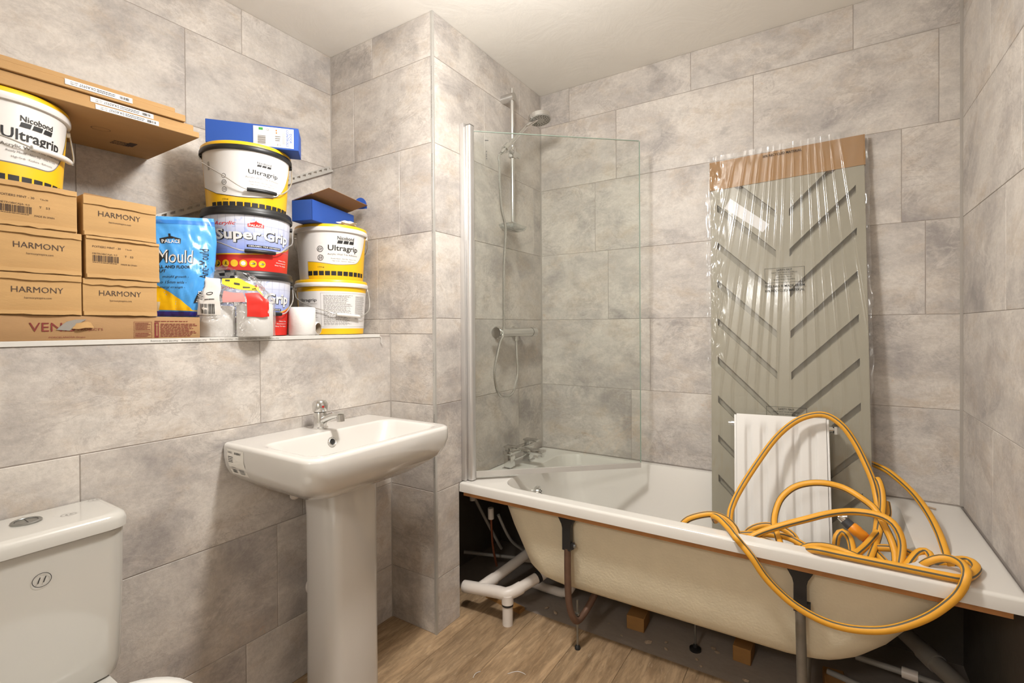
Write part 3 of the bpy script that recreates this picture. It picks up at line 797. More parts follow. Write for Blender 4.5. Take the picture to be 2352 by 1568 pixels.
# pedestal
bm = bm_new()
def ped(z, g=0.): 
    return [(-1.425, .985 - g, z), (-1.40, .976 - g, z), (-1.33, .974 - g, z), (-1.293, .980 - g, z), (-1.277, .990, z), (-1.270, 1.005, z), (-1.267, 1.068, z), (-1.270, 1.131, z), (-1.277, 1.146, z), (-1.293, 1.156 + g, z), (-1.33, 1.162 + g, z), (-1.40, 1.16 + g, z), (-1.425, 1.151 + g, z), (-1.43, 1.068, z)]
loft(bm, [ped(0, .004), ped(.03, .003), ped(.2), ped(.6), ped(.70, .006), ped(.745, .012)])
part('pedestal', bm, CERAMIC, sink, world=True, smooth=35)
# mixer tap
tx, ty = -1.468, 1.071
bm = lathe(bm_new(), [(.026, SZ), (.026, SZ + .004), (.0215, SZ + .008), (.0215, SZ + .052), (.020, SZ + .056)], 28, (tx, ty))
tap = part('mixer_tap', bm, CHROME, sink, world=True)
bm = bm_new(); tube(bm, catmull([(tx + .008, ty, SZ + .025), (tx + .04, ty, SZ + .040), (tx + .085, ty, SZ + .054), (tx + .108, ty, SZ + .055)], .008), .0125, 14)
cyl_between(bm, (tx + .106, ty, SZ + .056), (tx + .108, ty, SZ + .034), .0125, 16)
part('spout', bm, CHROME, tap, world=True)
bm = lathe(bm_new(), [(.019, SZ + .056), (.0245, SZ + .060), (.026, SZ + .075), (.025, SZ + .086), (.019, SZ + .095), (.008, SZ + .098)], 28, (tx, ty))
part('lever_cap', bm, CHROME, tap, world=True)
bm = bm_new(); cyl_between(bm, (tx + .0235, ty - .006, SZ + .077), (tx + .0268, ty - .0075, SZ + .077), .0038, 14); part('hot_cold_dot', bm, pm('red_dot', 'a31f1c', .4), tap, world=True)
# waste pipe behind the pedestal and wall collar
bm = bm_new(); tube(bm, catmull([(-1.42, .955, .70), (-1.42, .945, .685), (-1.44, .952, .675)], .006), .014, 12); cyl_between(bm, (-1.42, .95, .69), (-1.42, .95, .74), .011, 12)
part('trap', bm, PVC, sink, world=True)
bm = bm_new(); cyl_between(bm, (XL + .001, 1.092, .303), (XL + .025, 1.092, .303), .036, 24); cyl_between(bm, (XL + .02, 1.092, .303), (-1.42, 1.092, .303), .02, 16)
part('wall_collar', bm, PVC, sink, world=True)

# ================================================================== TOILET
toi = thing('toilet', 'white close-coupled toilet with push-button cistern', 'toilet', (-1.25, .31, 0))
TC = pm('white_toilet_ceramic', 'c0bdb6', .12, var=.025, scale=3, coat=.5)
cy0, cy1 = .150, .484
def tl(d, z, r=.038): return rrect(XL + .004, -1.372 - d, cy0 + d, cy1 - d, (.01, r, r, .01), z, 7)
bm = loft(bm_new(), [tl(.03, .415), tl(.012, .42), tl(.006, .45), tl(.002, .60), tl(.0, .752)])
tank = part('cistern', bm, TC, toi, world=True, smooth=40)
bm = bm_new()
def ll(d, z): return rrect(XL + .003, -1.362 - d, cy0 - .004 + d, cy1 + .004 - d, (.008, .04, .04, .008), z, 7)
loft(bm, [ll(.006, .7535), ll(0, .757), ll(0, .775), ll(.004, .785), ll(.012, .79), ll(.02, .79)])
lid = part('cistern_lid', bm, TC, toi, world=True, smooth=50)
bx, by = -1.474, .333
bm = lathe(bm_new(), [(.026, .789), (.026, .793), (.024, .7945), (.020, .7945), (.019, .793)], 32, (bx, by)); bt = part('flush_button', bm, STEEL, lid, world=True)
bm = bm_new(); S = plane_map((bx, by, .7932), (0, 1, 0), (-1, 0, 0), (0, 0, 1)); patch(bm, S, -.0006, .0006, -.018, .018, off=.0002); disc(bm, S, 0, 0, .0195, ring=.001, off=.0003)
part('button_split', bm, INK, lid, world=True, smooth=0)
S = plane_map((-1.3715, .332, .692), (0, 1, 0), (0, 0, 1), (1, 0, 0))
bm = bm_new(); disc(bm, S, 0, 0, .0155, .0145, 28, ring=.0011, off=.0008)
for u in (-.0045, .0045):
    q = [bm.verts.new(S(u + a_, b_, .0008)) for a_, b_ in ((-.0028, -.006), (-.001, -.006), (.0028, .006), (.001, .006))]; bm.faces.new(q)
part('printed_mark', bm, INK, tank, world=True, smooth=0)
bm = bm_new()
for (mx, my, tt) in ((-1.451, .398, '4.5'), (-1.522, .468, '2.6')):
    S = plane_map((mx, my, .7902), (0, 1, 0), (-1, 0, 0), (0, 0, 1)); disc(bm, S, 0, 0, .0135, .012, 24, ring=.0008, off=.0004); text(bm, S, tt, -.007, .007, -.004, .004, off=.0004)
part('printed_mark', bm, GINK, lid, world=True, smooth=0)
def seat(z, d): 
    pts = []
    for i in range(36):
        a_ = 2 * PI * i / 36; c_, s_ = math.cos(a_), math.sin(a_)
        x = -1.16 + (.235 if c_ > 0 else .185) * (abs(c_) ** .8) * (1 if c_ > 0 else -1); y = .33 + .215 * (abs(s_) ** .75) * (1 if s_ > 0 else -1)
        pts.append((-1.16 + (x + 1.16) * (1 - d), .33 + (y - .33) * (1 - d), z))
    return pts
part('seat_lid', loft(bm_new(), [seat(.398, .02), seat(.402, 0), seat(.412, 0), seat(.420, .03), seat(.4225, .12)]), pm('white_seat_plastic', 'e6e4de', .25, var=.02), toi, world=True, smooth=50)
part('bowl', loft(bm_new(), [[(-1.25 + (x + 1.16) * .62, .31 + (y - .31) * .55, z) for x, y, z in seat(0, 0)], [(-1.25 + (x + 1.16) * .6, .31 + (y - .31) * .5, z) for x, y, z in seat(.16, 0)], [(-1.17 + (x + 1.16) * .95, .31 + (y - .31) * .9, z) for x, y, z in seat(.34, 0)], seat(.397, .02)]), TC, toi, world=True, smooth=50)
part('bowl_neck', loft(bm_new(), [rrect(XL + .01, -1.25, .21, .41, .03, z, 5) for z in (.0, .30)] + [rrect(XL + .006, -1.24, .17, .45, .03, z, 5) for z in (.36, .415)]), TC, toi, world=True, smooth=50)
# ================================================================== THINGS ON THE LEDGE
def card_mat(name, col, dark=.1):
    return pm(name, col, .82, var=dark, scale=7, stretch=(3, 1, 9), bump=.12, bscale=90)
CARD = card_mat('brown_cardboard', 'b8925f', .13)
CARD2 = card_mat('dull_cardboard', 'a58158', .1)
CARD3 = card_mat('flat_pack_card', 'b18b5a', .08)
BINK = pm('brown_print', '4a3a30', .8, var=.05)
RINK = pm('maroon_print', '7a2f2a', .8, var=.05)
LABEL = pm('white_paper_label', 'dedcda', .5, var=.02)
YEL = pm('yellow_plastic', 'eebb18', .35, var=.04)
WHP = pm('white_plastic', 'dfdcd8', .32, var=.03)
WIRE = pm('steel_wire', 'c4c1ba', .35, .6, var=.1, scale=50)
REDP = pm('red_print', 'cf2a20', .4, var=.03)
BLUEBOX = pm('blue_carton', '2450a6', .55, var=.06, scale=12)
PAPER = pm('toilet_paper', 'e3e0dc', .95, var=.03, scale=40, bump=.25, bscale=70)

# ---- six tile boxes stacked in two columns
def carton(x1, y0, y1, z0, z1, depth=.30, seed=0, rz=0.):
    """sagging carton with folded flaps along the top and bottom front edges"""
    rnd = random.Random(seed); bm = bm_new(); w = y1 - y0; hh = z1 - z0
    ny, nz = 8, 6
    def fr(i, j):
        y = -w / 2 + w * i / ny; z = hh * j / nz
        bul = .004 * math.sin(PI * i / ny) * math.sin(PI * j / nz) + rnd.uniform(-.0002, .0002)
        return (bul, y, z)
    g = [[bm.verts.new(fr(i, j)) for j in range(nz + 1)] for i in range(ny + 1)]
    for i in range(ny):
        for j in range(nz): bm.faces.new((g[i][j], g[i + 1][j], g[i + 1][j + 1], g[i][j + 1]))
    bk = [[bm.verts.new((-depth, g[i][j].co.y, g[i][j].co.z)) for j in (0, nz)] for i in (0, ny)]
    bm.faces.new([g[i][0] for i in range(ny + 1)][::-1] + [bk[0][0], bk[1][0]])
    bm.faces.new([g[i][nz] for i in range(ny + 1)] + [bk[1][1], bk[0][1]])
    bm.faces.new([g[0][j] for j in range(nz + 1)] + [bk[0][1], bk[0][0]])
    bm.faces.new([g[ny][j] for j in range(nz + 1)][::-1] + [bk[1][0], bk[1][1]])
    bm.faces.new((bk[0][0], bk[0][1], bk[1][1], bk[1][0]))
    return bm

def flap(w, z, hgt, seed, out=.0018):
    """a strip of overlapping card with a wavy lip"""
    rnd = random.Random(seed); bm = bm_new(); n = 9
    loops = []
    for i in range(n + 1):
        y = -w / 2 + w * i / n; k = rnd.uniform(-.0016, .0016); b = .004 * math.sin(PI * i / n)
        loops.append([(b + .0003, y, z), (b + out, y, z), (b + out + .0008, y, z - hgt + k), (b + .0003, y, z - hgt + k)])
    return loft(bm, loops)

def tile_carton(y0, y1, z0, z1, x1, label, lip=.014, lettering=None, seed=0, low=True, depth=.30):
    t = thing('tile_box', label, 'box', (x1, (y0 + y1) / 2, z0), (0, 0, random.Random(seed).uniform(-.012, .012)), 'cartons of tiles stacked on the ledge')
    w = y1 - y0; hh = z1 - z0
    body = part('carton', carton(x1, y0, y1, 0, hh, depth, seed), CARD, t, smooth=30)
    part('top_flap', flap(w, hh - .0005, lip, seed + 1), CARD, t, smooth=30)
    if low: part('bottom_flap', flap(w * .99, .011, .0095, seed + 2, .003), CARD, t, smooth=30)
    Sx = lambda u, v, off=0: Vector((.004 * math.sin(PI * min(1, max(0, (u + w / 2) / w))) * math.sin(PI * min(1, max(0, v / hh))) - .0003 + off, u, v))
    bm = bm_new(); lettering(bm, Sx); part('lettering', bm, BINK, t, smooth=0, norm=False)
    return t

def harmony(c, v, s=1.):
    def f(bm, S):
        text(bm, S, 'HARMONY', c - .045 * s, c + .045 * s, v, v + .0135 * s); text(bm, S, 'harmonyinspire.com', c - .0235 * s, c + .0235 * s, v - .0155 * s, v - .0095 * s)
    return f
def info(c, v):
    def f(bm, S):
        text(bm, S, 'POITIERS MINT - 30', c, c + .058, v + .022, v + .027); text(bm, S, '7,5x30', c + .068, c + .082, v + .022, v + .026)
        text(bm, S, 'METROBICAJA: 0,5', c, c + .050, v + .004, v + .009); text(bm, S, 'T   53', c + .066, c + .085, v + .003, v + .008)
        barcode(bm, S, c, c + .053, v - .013, v + .003, 26); text(bm, S, 'MADE IN SPAIN', c + .058, c + .093, v - .0175, v - .0135); lines(bm, S, c, c + .052, v - .0165, v - .014, 1, 4)
    return f
tile_carton(.294, .4535, 1.2445, 1.3400, -1.545, 'brown carton printed HARMONY, bottom of the left-hand stack', lettering=harmony(.0, .051), seed=11)
tile_carton(.2955, .4545, 1.3405, 1.4440, -1.545, 'brown carton printed HARMONY, middle of the left-hand stack under the bar-code carton', lettering=harmony(.003, .0565), seed=12)
tile_carton(.288, .4465, 1.4445, 1.5460, -1.545, 'brown bar-code carton under the big white bucket, top of the left-hand stack', lettering=info(-.056, .044), seed=13, lip=.012)
tile_carton(.4565, .6150, 1.2445, 1.3370, -1.545, 'brown carton printed HARMONY, bottom of the right-hand stack beside the blue bag', lettering=harmony(-.003, .0505), seed=14)
tile_carton(.4625, .6215, 1.3375, 1.4430, -1.543, 'brown bar-code carton in the middle of the right-hand stack', lettering=info(-.067, .0555), seed=15, lip=.006)
rt = tile_carton(.4590, .6150, 1.4435, 1.5440, -1.545, 'brown carton printed HARMONY with torn open lid, top of the right-hand stack', lettering=harmony(-.004, .051), seed=16, lip=.022)
bm = bm_new()   # the raised lid flap
loft(bm, [[(-.09, -.05, .1), (-.16, -.03, .137), (-.175, .035, .139), (-.11, .07, .1)], [(-.088, -.05, .102), (-.158, -.03, .139), (-.173, .035, .141), (-.108, .07, .102)]])
part('lid_flap', bm, CARD2, rt, smooth=0)

# ---- long box underneath with a tear
vb = thing('long_tile_box', 'long brown box printed VENIS PROJECTS with a torn hole, lying under the cartons', 'box', (-1.544, .40, LEDGE))
part('carton', B(-.33, 0, -.25, .3245, 0, .0595, .0015, 2), CARD2, vb)
S = plane_map((0.0003, -.40, -LEDGE), (0, 1, 0), (0, 0, 1), (1, 0, 0))
bm = bm_new()
text(bm, S, 'VENIS', .3575, .4400, 1.2055, 1.2265); text(bm, S, 'PROJECTS', .4450, .4950, 1.2055, 1.2130); text(bm, S, 'PORCELANOSA Grupo', .3912, .4595, 1.1885, 1.1935, shear=.15)
for (u0, u1, v0, v1, n) in ((.561, .602, 1.2055, 1.2300, 6), (.561, .602, 1.1870, 1.2030, 3)):
    for q in ((u0, u1, v0, v0 + .0006), (u0, u1, v1 - .0006, v1), (u0, u0 + .0006, v0, v1), (u1 - .0006, u1, v0, v1)): patch(bm, S, *q)
    lines(bm, S, u0 + .003, u1 - .003, v0 + .002, v1 - .002, n, 9)
patch(bm, S, .6085, .6185, 1.187, 1.2285); lines(bm, S, .6225, .716, 1.188, 1.226, 9, 21); lines(bm, S, .6085, .716, 1.2295, 1.2335, 1, 23)
part('lettering', bm, RINK, vb, smooth=0, norm=False)
bm = bm_new(); patch(bm, S, .6125, .6148, 1.192, 1.2215, off=.0012)
q = [bm.verts.new(S(a_, b_, .0016)) for a_, b_ in ((.6105, 1.2195), (.6168, 1.2195), (.6137, 1.2265))]; bm.faces.new(q); part('arrow', bm, CARD2, vb, smooth=0)
bm = bm_new()
q = [bm.verts.new(S(a_, b_, .0019)) for a_, b_ in ((.405, 1.2095), (.430, 1.2075), (.437, 1.2175), (.449, 1.2255), (.462, 1.2350), (.440, 1.2340), (.424, 1.2290), (.412, 1.2180))]; bm.faces.new(q)
hole = part('torn_hole', bm, pm('tiles_inside_box', '8e8880', .6, var=.2), vb, smooth=0, label='torn hole showing grey tile edges inside')
bm = bm_new()
for v in (1.2165, 1.2225, 1.2285): patch(bm, S, .413 + (v - 1.2165) * .9, .433 + (v - 1.2165) * 1.1, v, v + .0011, off=.0017)
part('tile_edge_gap', bm, INK, hole, smooth=0)
bm = bm_new()
loft(bm, [[S(.434, 1.2120, .001), S(.440, 1.2245, .001)], [S(.445, 1.2110, .008), S(.452, 1.2275, .007)], [S(.456, 1.2140, .010), S(.462, 1.2290, .008)], [S(.476, 1.2145, .004), S(.470, 1.2270, .003)]], False, False, closed=False)
part('torn_flap', bm, CARD, vb, smooth=40)

# ---- three flat packs lying across the top
fl = [(.0, .342, 0, 0.0000, .0160, 'lowest', .4913, .6315, .0045, .0135), (.004, .331, -.012, .0162, .0345, 'middle', .4836, .6222, .0085, .0175), (-.002, .345, -.036, .0352, .0660, 'topmost', .4326, .5711, .0150, .0275)]
for i, (dx, w, dy, z0, z1, nm, ly0, ly1, lz0, lz1) in enumerate(fl):
    t = thing('flat_carton', {'lowest': 'lowest of the three flat brown cartons, its dark underside showing', 'middle': 'middle one of the three flat brown labelled cartons', 'topmost': 'topmost of the three flat brown labelled cartons, with a stepped lid'}[nm], 'box', (-1.904, .737, 1.7735), (.025, 0, 0), 'flat cartons resting on the big bucket')
    yb = -.86
    if i < 2: part('carton', B(dx, dx + w, yb, dy, z0, z1, .0012, 1), CARD3, t)
    else:
        part('carton', B(dx, dx + w, yb, dy, z0, z1 - .012, .0012, 1), CARD3, t)
        part('lid', B(dx, dx + w - .002, yb, dy - .026, z1 - .0122, z1, .0012, 1), CARD3, t)
    S = plane_map((dx + w - (.0 if i < 2 else 0.), -.737, z0), (0, 1, 0), (0, 0, 1), (1, 0, 0))
    k = (z1 - z0) if i < 2 else .03
    a_, b_ = {0: (.0015, .0135), 1: (.003, .0155), 2: (.0065, .0195)}[i]
    bm = bm_new(); patch(bm, S, ly0, ly1, a_, b_, off=.0012); lab = part('paper_label', bm, LABEL, t, smooth=0)
    bm = bm_new(); m = (a_ + b_) / 2; L1 = ly1 - ly0
    text(bm, S, 'DKA5937', ly0 + L1 * .20, ly0 + L1 * .43, m - .0032, m + .0036, off=.0017, flip=True)
    text(bm, S, 'SEVE UNIT', ly0 + L1 * .07, ly0 + L1 * .18, m + .0008, m + .0032, off=.0017, flip=True); text(bm, S, 'GL.OBE6', ly0 + L1 * .07, ly0 + L1 * .17, m - .0038, m - .0012, off=.0017, flip=True)
    lines(bm, S, ly0 + L1 * .45, ly0 + L1 * .78, m - .004, m + .004, 2, i + 3, off=.0017); barcode(bm, S, ly0 + L1 * .80, ly0 + L1 * .95, m - .0035, m + .0035, 18, off=.0017, seed=i)
    part('lettering', bm, INK, lab, smooth=0, norm=False)
    if i == 0:
        S = plane_map((0, 0, z0), (0, 1, 0), (1, 0, 0), (0, 0, -1)); bm = bm_new(); disc(bm, S, -.19, .20, .022, .016, 20, ring=.0012, off=.0008); lines(bm, S, -.135, -.075, .09, .13, 3, 5, off=.0008); patch(bm, S, -.10, -.08, .10, .14, off=.0008)
        part('printed_mark', bm, BINK, t, smooth=0, norm=False)

# ---- buckets
def bucket(name, label, c, z0, kind):
    rz = math.atan2(-c[1], -c[0])
    t = thing(name, label, 'bucket', (c[0], c[1], z0), (0, 0, rz), 'tile adhesive buckets on the ledge')
    R0, R1, HB = (.121, .1335, .19)
    rad = lambda z: R0 + (R1 - R0) * z / HB
    S = lambda u, v, off=0: Vector(((rad(v) + off) * math.cos(math.radians(u)), (rad(v) + off) * math.sin(math.radians(u)), v))
    black = kind in ('super', 'super2', 'ultra_black')
    bodym = {'super': pm('grey_bucket', '3a3a3c', .4), 'super2': pm('grey_bucket', '3a3a3c', .4), 'ultra_black': YEL, 'ultra_white': WHP, 'ultra_big': WHP, 'ultra_back': WHP}[kind]
    part('bucket_body', lathe(bm_new(), [(R0 - .006, 0), (R0, .004), (R1, HB), (R1 - .004, HB + .002)], 56, cap1=True), bodym, t)
    rimm = BLACKP if black else WHP
    lo = .187 if black else .186
    part('lid_rim', lathe(bm_new(), [(R1 - .001, lo), (.1405, lo), (.142, lo + .004), (.142, .198), (.140, .202), (.134, .203)], 56, cap0=False, cap1=False), rimm, t)
    topm = {'super': BLACKP, 'super2': BLACKP}.get(kind, YEL)
    part('lid', lathe(bm_new(), [(.1345, .196), (.1395, .2015), (.139, .210), (.136, .2135), (.131, .2135), (.129, .2105), (.1285, .2055)], 56, cap0=False), topm, t)
    P = lambda pts, r, off: [S(u, v, o) for u, v, o in pts]
    def bail(pts, gu0, gu1, gv0, gv1, gm):
        bm = bm_new(); tube(bm, catmull([S(u, v, o) for u, v, o in pts], .008), .0019, 6); h = part('bail_handle', bm, WIRE, t)
        bm = bm_new(); n = 8
        tube(bm, [S(gu0 + (gu1 - gu0) * i / n, gv0 + (gv1 - gv0) * i / n, .0135) for i in range(n + 1)], [.0062] + [.0068] * (n - 1) + [.0062], 12); part('grip', bm, gm, h)
        for u, v in ((pts[0][0], pts[0][1]), (pts[-1][0], pts[-1][1])):
            bm = bm_new(); cyl_between(bm, S(u, v, -.004), S(u, v, .009), .0075, 12); part('handle_ear', bm, rimm, t)
    return t, S, bail

def nico(bm, S, a, b, v0, v1):
    """small brand block: word, line of slanted squares"""
    h = v1 - v0
    text(bm, S, 'Nicobond', a, b, v0 + h * .50, v1, .012); w = (b - a)
    for k in range(3):
        u = a + w * (.0 + k * .345)
        q = [bm.verts.new(S(u + x_ * w, v0 + y_ * h, .0009)) for x_, y_ in ((-.02, 0), (.12, 0), (.27, 0), (.31, .42), (.17, .42), (.03, .42))]; bm.faces.new(q)

def mark_circle(bm, S, u, v, r, inner=None):
    su = 1 / math.radians(1) / .128
    disc(bm, S, u, v, r, r, 24, ring=r * .16, off=.0012, su=su)
    if inner: text(bm, S, inner, u - su * r * .55, u + su * r * .55, v - r * .4, v + r * .4, .01)

def squares(bm, S, us, v0, v1, w):
    for u in us: patch(bm, S, u - w / 2, u + w / 2, v0, v1, nu=3, off=.0011)

c = (-1.694, .953)
# --- middle stack
def super_label(t, S, dz, full):
    m, nt, b = nodes_of('blue_tile_print')
    tc = nt.nodes.new('ShaderNodeTexCoord'); sp = nt.nodes.new('ShaderNodeSeparateXYZ'); nt.links.new(tc.outputs['Object'], sp.inputs[0])
    mr = nt.nodes.new('ShaderNodeMapRange'); mr.inputs[1].default_value = .06; mr.inputs[2].default_value = .175; nt.links.new(sp.outputs['Z'], mr.inputs[0])
    col = mix(nt, mr.outputs[0], lin('6d86d6'), lin('d3d6e2'))
    rp = ramp(nt, [(.60, 0.), (.68, .6)]); nt.links.new(noise(nt, tc.outputs['Object'], 42, 3, .5, .3), rp.inputs[0])
    nt.links.new(mix(nt, rp.outputs[0], col, lin('8fa3dc')), b.inputs['Base Color']); b.inputs['Roughness'].default_value = .3
    yl = lambda u: .061 + dz + .00028 * max(0, u + 10) ** 1.12 * .25 + .0000045 * max(0, u) ** 2
    lab = part('label', patch(bm_new(), S, -100, 100, yl, .1868, 60, 1, off=.0006), m, t, label='pale blue label printed like wet tiles')
    part('red_band', patch(bm_new(), S, -100, 100, .002, yl, 60, 1, off=.0006), REDP, t)
    part('yellow_line', patch(bm_new(), S, -100, 100, lambda u: yl(u) - .0022, lambda u: yl(u) + .0016, 60, 1, off=.001), YEL, t)
    bm = bm_new()
    for u in range(-88, 90, 12): patch(bm, S, u, u + .35, lambda q: yl(u), .186, 1, 2, off=.0009)
    for v in (.078, .104, .130, .156): patch(bm, S, -95, 95, v, v + .0007, 50, 1, off=.0009)
    part('grid_lines', bm, pm('grid_print', '98a0bd', .4), lab, smooth=0, norm=False)
    bm = bm_new(); bs = bm_new()
    for (txt, a_, b_, v0, v1) in (('Super', -44, 17, .098, .143), ('Grip', 20, 66, .098, .144)):
        text(bs, S, txt, a_ + .9, b_ + .9, v0 - .0016, v1 - .0016, .05, off=.0013); text(bm, S, txt, a_, b_, v0, v1, .03, off=.0018)
    disc(bm, S, 18.4, .124, 1.1, .0028, 10, off=.0018)
    text(bm, S, 'Non-Slip', 47, 66, .047, .0515, .02, off=.0012); text(bm, S, 'Showerproof', 42, 66, .0385, .043, .02, off=.0012); text(bm, S, 'Easy To Apply', 40, 66, .030, .0345, .02, off=.0012)
    part('white_lettering', bm, LABEL, t, smooth=0, norm=False); part('lettering_shadow', bs, INK, t, smooth=0, norm=False)
    bm = bm_new(); text(bm, S, 'Acrylic', -47, -15, .150, .165, .015, shear=.3)
    for q in ((0, 21, .149, .1595), (3, 18, .1595, .163)): patch(bm, S, *q, nu=4, off=.0012)
    q = [bm.verts.new(S(u, v, .0012)) for u, v in ((5, .163), (10.5, .1675), (16, .163))]; bm.faces.new(q); patch(bm, S, 10, 11, .1670, .1705, off=.0012)
    part('red_lettering', bm, REDP, t, smooth=0, norm=False)
    bm = bm_new(); text(bm, S, 'PALACE', 1.2, 19.8, .1505, .1580, .03, off=.0018); part('logo_lettering', bm, LABEL, t, smooth=0, norm=False)
    bm = bm_new(); patch(bm, S, -1.5, 50, .0840, .0920, nu=10, off=.0011); part('name_plate', bm, INK, t, smooth=0)
    bm = bm_new(); text(bm, S, 'CERAMIC TILE ADHESIVE', .5, 48, .0858, .0902, .02, off=.0018); part('plate_lettering', bm, LABEL, t, smooth=0, norm=False)
    bm = bm_new(); bk = bm_new()
    for i, u in enumerate((-44, -31, -18.6, -6.4, 6.6, 19.2)):
        disc(bm, S, u, .031 + dz, 5.2, .0115, 20, off=.0013)
        disc(bk, S, u, .031 + dz, 3.6, .0080, 16, off=.0012, ring=.0 if i in (0,) else .0)if i == 0 else None
        if i == 1:
            for qq in (((-1.5, -.006), (-.4, -.006), (1.2, .003), (.2, .003)), ((-.6, .001), (2.4, .003), (2.2, .0045), (-.6, .0028)), ((.2, -.001), (2.2, -.006), (3.0, -.0055), (1.0, 0))):
                bk.faces.new([bk.verts.new(S(u + a_, .031 + dz + b_, .0016)) for a_, b_ in qq])
            disc(bk, S, u + .3, .0365 + dz, .7, .0016, 8, off=.0012)
        if i == 3:
            for k in range(3): bk.faces.new([bk.verts.new(S(u + a_, .031 + dz + b_ - .004 + k * .003, .0016)) for a_, b_ in ((-3.3, -.001), (2.2, .0005), (3.3, .0028), (-2.2, .0014))])
        if i in (4, 5): patch(bk, S, u - 4.8, u + 4.8, .0285 + dz, .0345 + dz, nu=2, off=.0012)
    part('icon_disc', bm, YEL, t, smooth=0, kind='stuff'); part('icon_print', bk, INK, t, smooth=0, norm=False, kind='stuff')
    bm = bm_new(); disc(bm, S, -6.4, .031 + dz, 3.2, .0072, 18, off=.0018); lines(bm, S, 3.5, 9.7, .0297 + dz, .0333 + dz, 1, 2, off=.0018); lines(bm, S, 15.8, 22.6, .0297 + dz, .0333 + dz, 1, 5, off=.0018)
    part('icon_lettering', bm, LABEL, t, smooth=0, norm=False, kind='stuff')

t, S, bail = bucket('adhesive_bucket', 'black-lidded blue and red Super-Grip bucket half hidden behind the toilet rolls', c, 1.1845, 'super')
super_label(t, S, .002, False)
bail([(-84, .172, .009), (-60, .115, .010), (-30, .090, .012), (12, .0745, .0135), (47, .074, .0135), (66, .10, .012), (88, .128, .012), (92, .172, .009)], 10, 44, .0742, .0735, BLACKP)
t, S, bail = bucket('adhesive_bucket', 'black-lidded blue and red Super-Grip bucket in the middle of the stack beside the blue bag', c, 1.3905, 'super2')
super_label(t, S, .0, True)
bail([(-84, .172, .009), (-60, .118, .010), (-30, .090, .012), (-6, .070, .0135), (36, .0695, .0135), (60, .10, .012), (86, .125, .012), (92, .172, .009)], -4, 35, .0700, .0695, BLACKP)
t, S, bail = bucket('adhesive_bucket', 'yellow and white Ultragrip bucket with a black rim, carrying the blue box', c, 1.5985, 'ultra_black')
lowf = lambda u: .056 + .00075 * max(0, -u - 45) ** 1.0 * .9 - (.018 * math.exp(-((u + 5) / 42.) ** 2)) + (0 if u < 32 else ((u - 32) / 40.) ** 2.2 * .085)
part('label', patch(bm_new(), S, -78, 76, lambda u: min(.186, lowf(u)), .1868, 70, 1, off=.0007), LABEL, t)
part('label_border', patch(bm_new(), S, -80, 77, lambda u: min(.186, lowf(u)) - .0018, lambda u: min(.186, lowf(u)), 70, 1, off=.0005), INK, t)
bm = bm_new(); nico(bm, S, 12.8, 33.0, .1405, .1565); text(bm, S, 'Ultragrip', 1.2, 44.2, .1095, .1285, .013); text(bm, S, '15kg', -35, -26, .026, .032)
squares(bm, S, [-51 + 10.2 * k for k in range(13)], .0085, .0215, 8.2); mark_circle(bm, S, -31.2, .1030, .0072); mark_circle(bm, S, -31.2, .0825, .0082, 'D'); mark_circle(bm, S, -31.2, .0600, .0082, '55')
part('lettering', bm, INK, t, smooth=0, norm=False)
bm = bm_new(); text(bm, S, 'Acrylic Wall Tile Adhesive', -2.6, 46, .0985, .1065); text(bm, S, 'Ready Mixed - Non Slip - Easy to Use', 2.2, 43.2, .0865, .0915); text(bm, S, 'High Grab - Kitchens - Bathrooms', 3.8, 40, .0780, .0830); barcode(bm, S, -59.5, -55, .125, .152, 6)
part('small_print', bm, GINK, t, smooth=0, norm=False)
bail([(-84, .186, .009), (-72, .158, .010), (-56, .138, .011), (-28, .098, .012), (-1, .0605, .0135), (38, .0605, .0135), (60, .085, .012), (80, .128, .012), (89, .165, .010), (91, .186, .009)], -.5, 37.5, .0598, .0605, BLACKP)

# --- right stack
c2 = (-1.713, 1.311)
t, S, bail = bucket('adhesive_bucket', 'white and yellow bucket turned to its instruction label, at the bottom beside the tiled pillar', c2, 1.1845, 'ultra_back')
part('label', patch(bm_new(), S, -100, 100, .002, .1855, 60, 1, off=.0006), YEL, t, label='yellow printed band')
part('instruction_panel', patch(bm_new(), S, -72, 95, .024, .168, 50, 1, off=.0010), LABEL, t)
bm = bm_new(); nico(bm, S, -52, -34, .1415, .1600); text(bm, S, 'Ultragrip', -64, -25, .1250, .1400, .013, off=.0013)
part('lettering', bm, INK, t, smooth=0, norm=False)
bm = bm_new(); text(bm, S, 'Acrylic Wall Tile Adhesive', -64, -25, .1170, .1220, off=.0013)
for q in ((-18, 74, .1605, .1612), (-18, 74, .030, .0308)): patch(bm, S, *q, nu=20, off=.0013)
patch(bm, S, -18.4, -18, .030, .1612, off=.0013)
lines(bm, S, -14, 36, .036, .154, 32, 31, off=.0013, fill=.4, nu=2); lines(bm, S, 42, 70, .060, .152, 24, 33, off=.0013, fill=.4, nu=2); lines(bm, S, -64, -24, .040, .108, 16, 35, off=.0013, fill=.4, nu=2)
part('small_print', bm, GINK, t, smooth=0, norm=False)
bail([(-80, .182, .009), (-70, .160, .012), (-62, .138, .012), (-35, .110, .012), (-9, .092, .0135), (7, .079, .0135), (48, .0705, .0135), (66, .083, .013), (84, .102, .018), (90, .14, .018), (92, .182, .009)], 7, 47, .0785, .0705, WHP)
t, S, bail = bucket('adhesive_bucket', 'white Ultragrip bucket with yellow lid under the open blue carton', c2, 1.3975, 'ultra_white')
lowf2 = lambda u: .0715 - .0125 * math.exp(-((u - 10) / 34.) ** 2) + (0 if u < 40 else ((u - 40) / 30.) ** 2.4 * .085)
part('yellow_band', patch(bm_new(), S, -43.4, 100, .002, lambda u: min(.185, lowf2(u)), 60, 1, off=.0006), YEL, t)
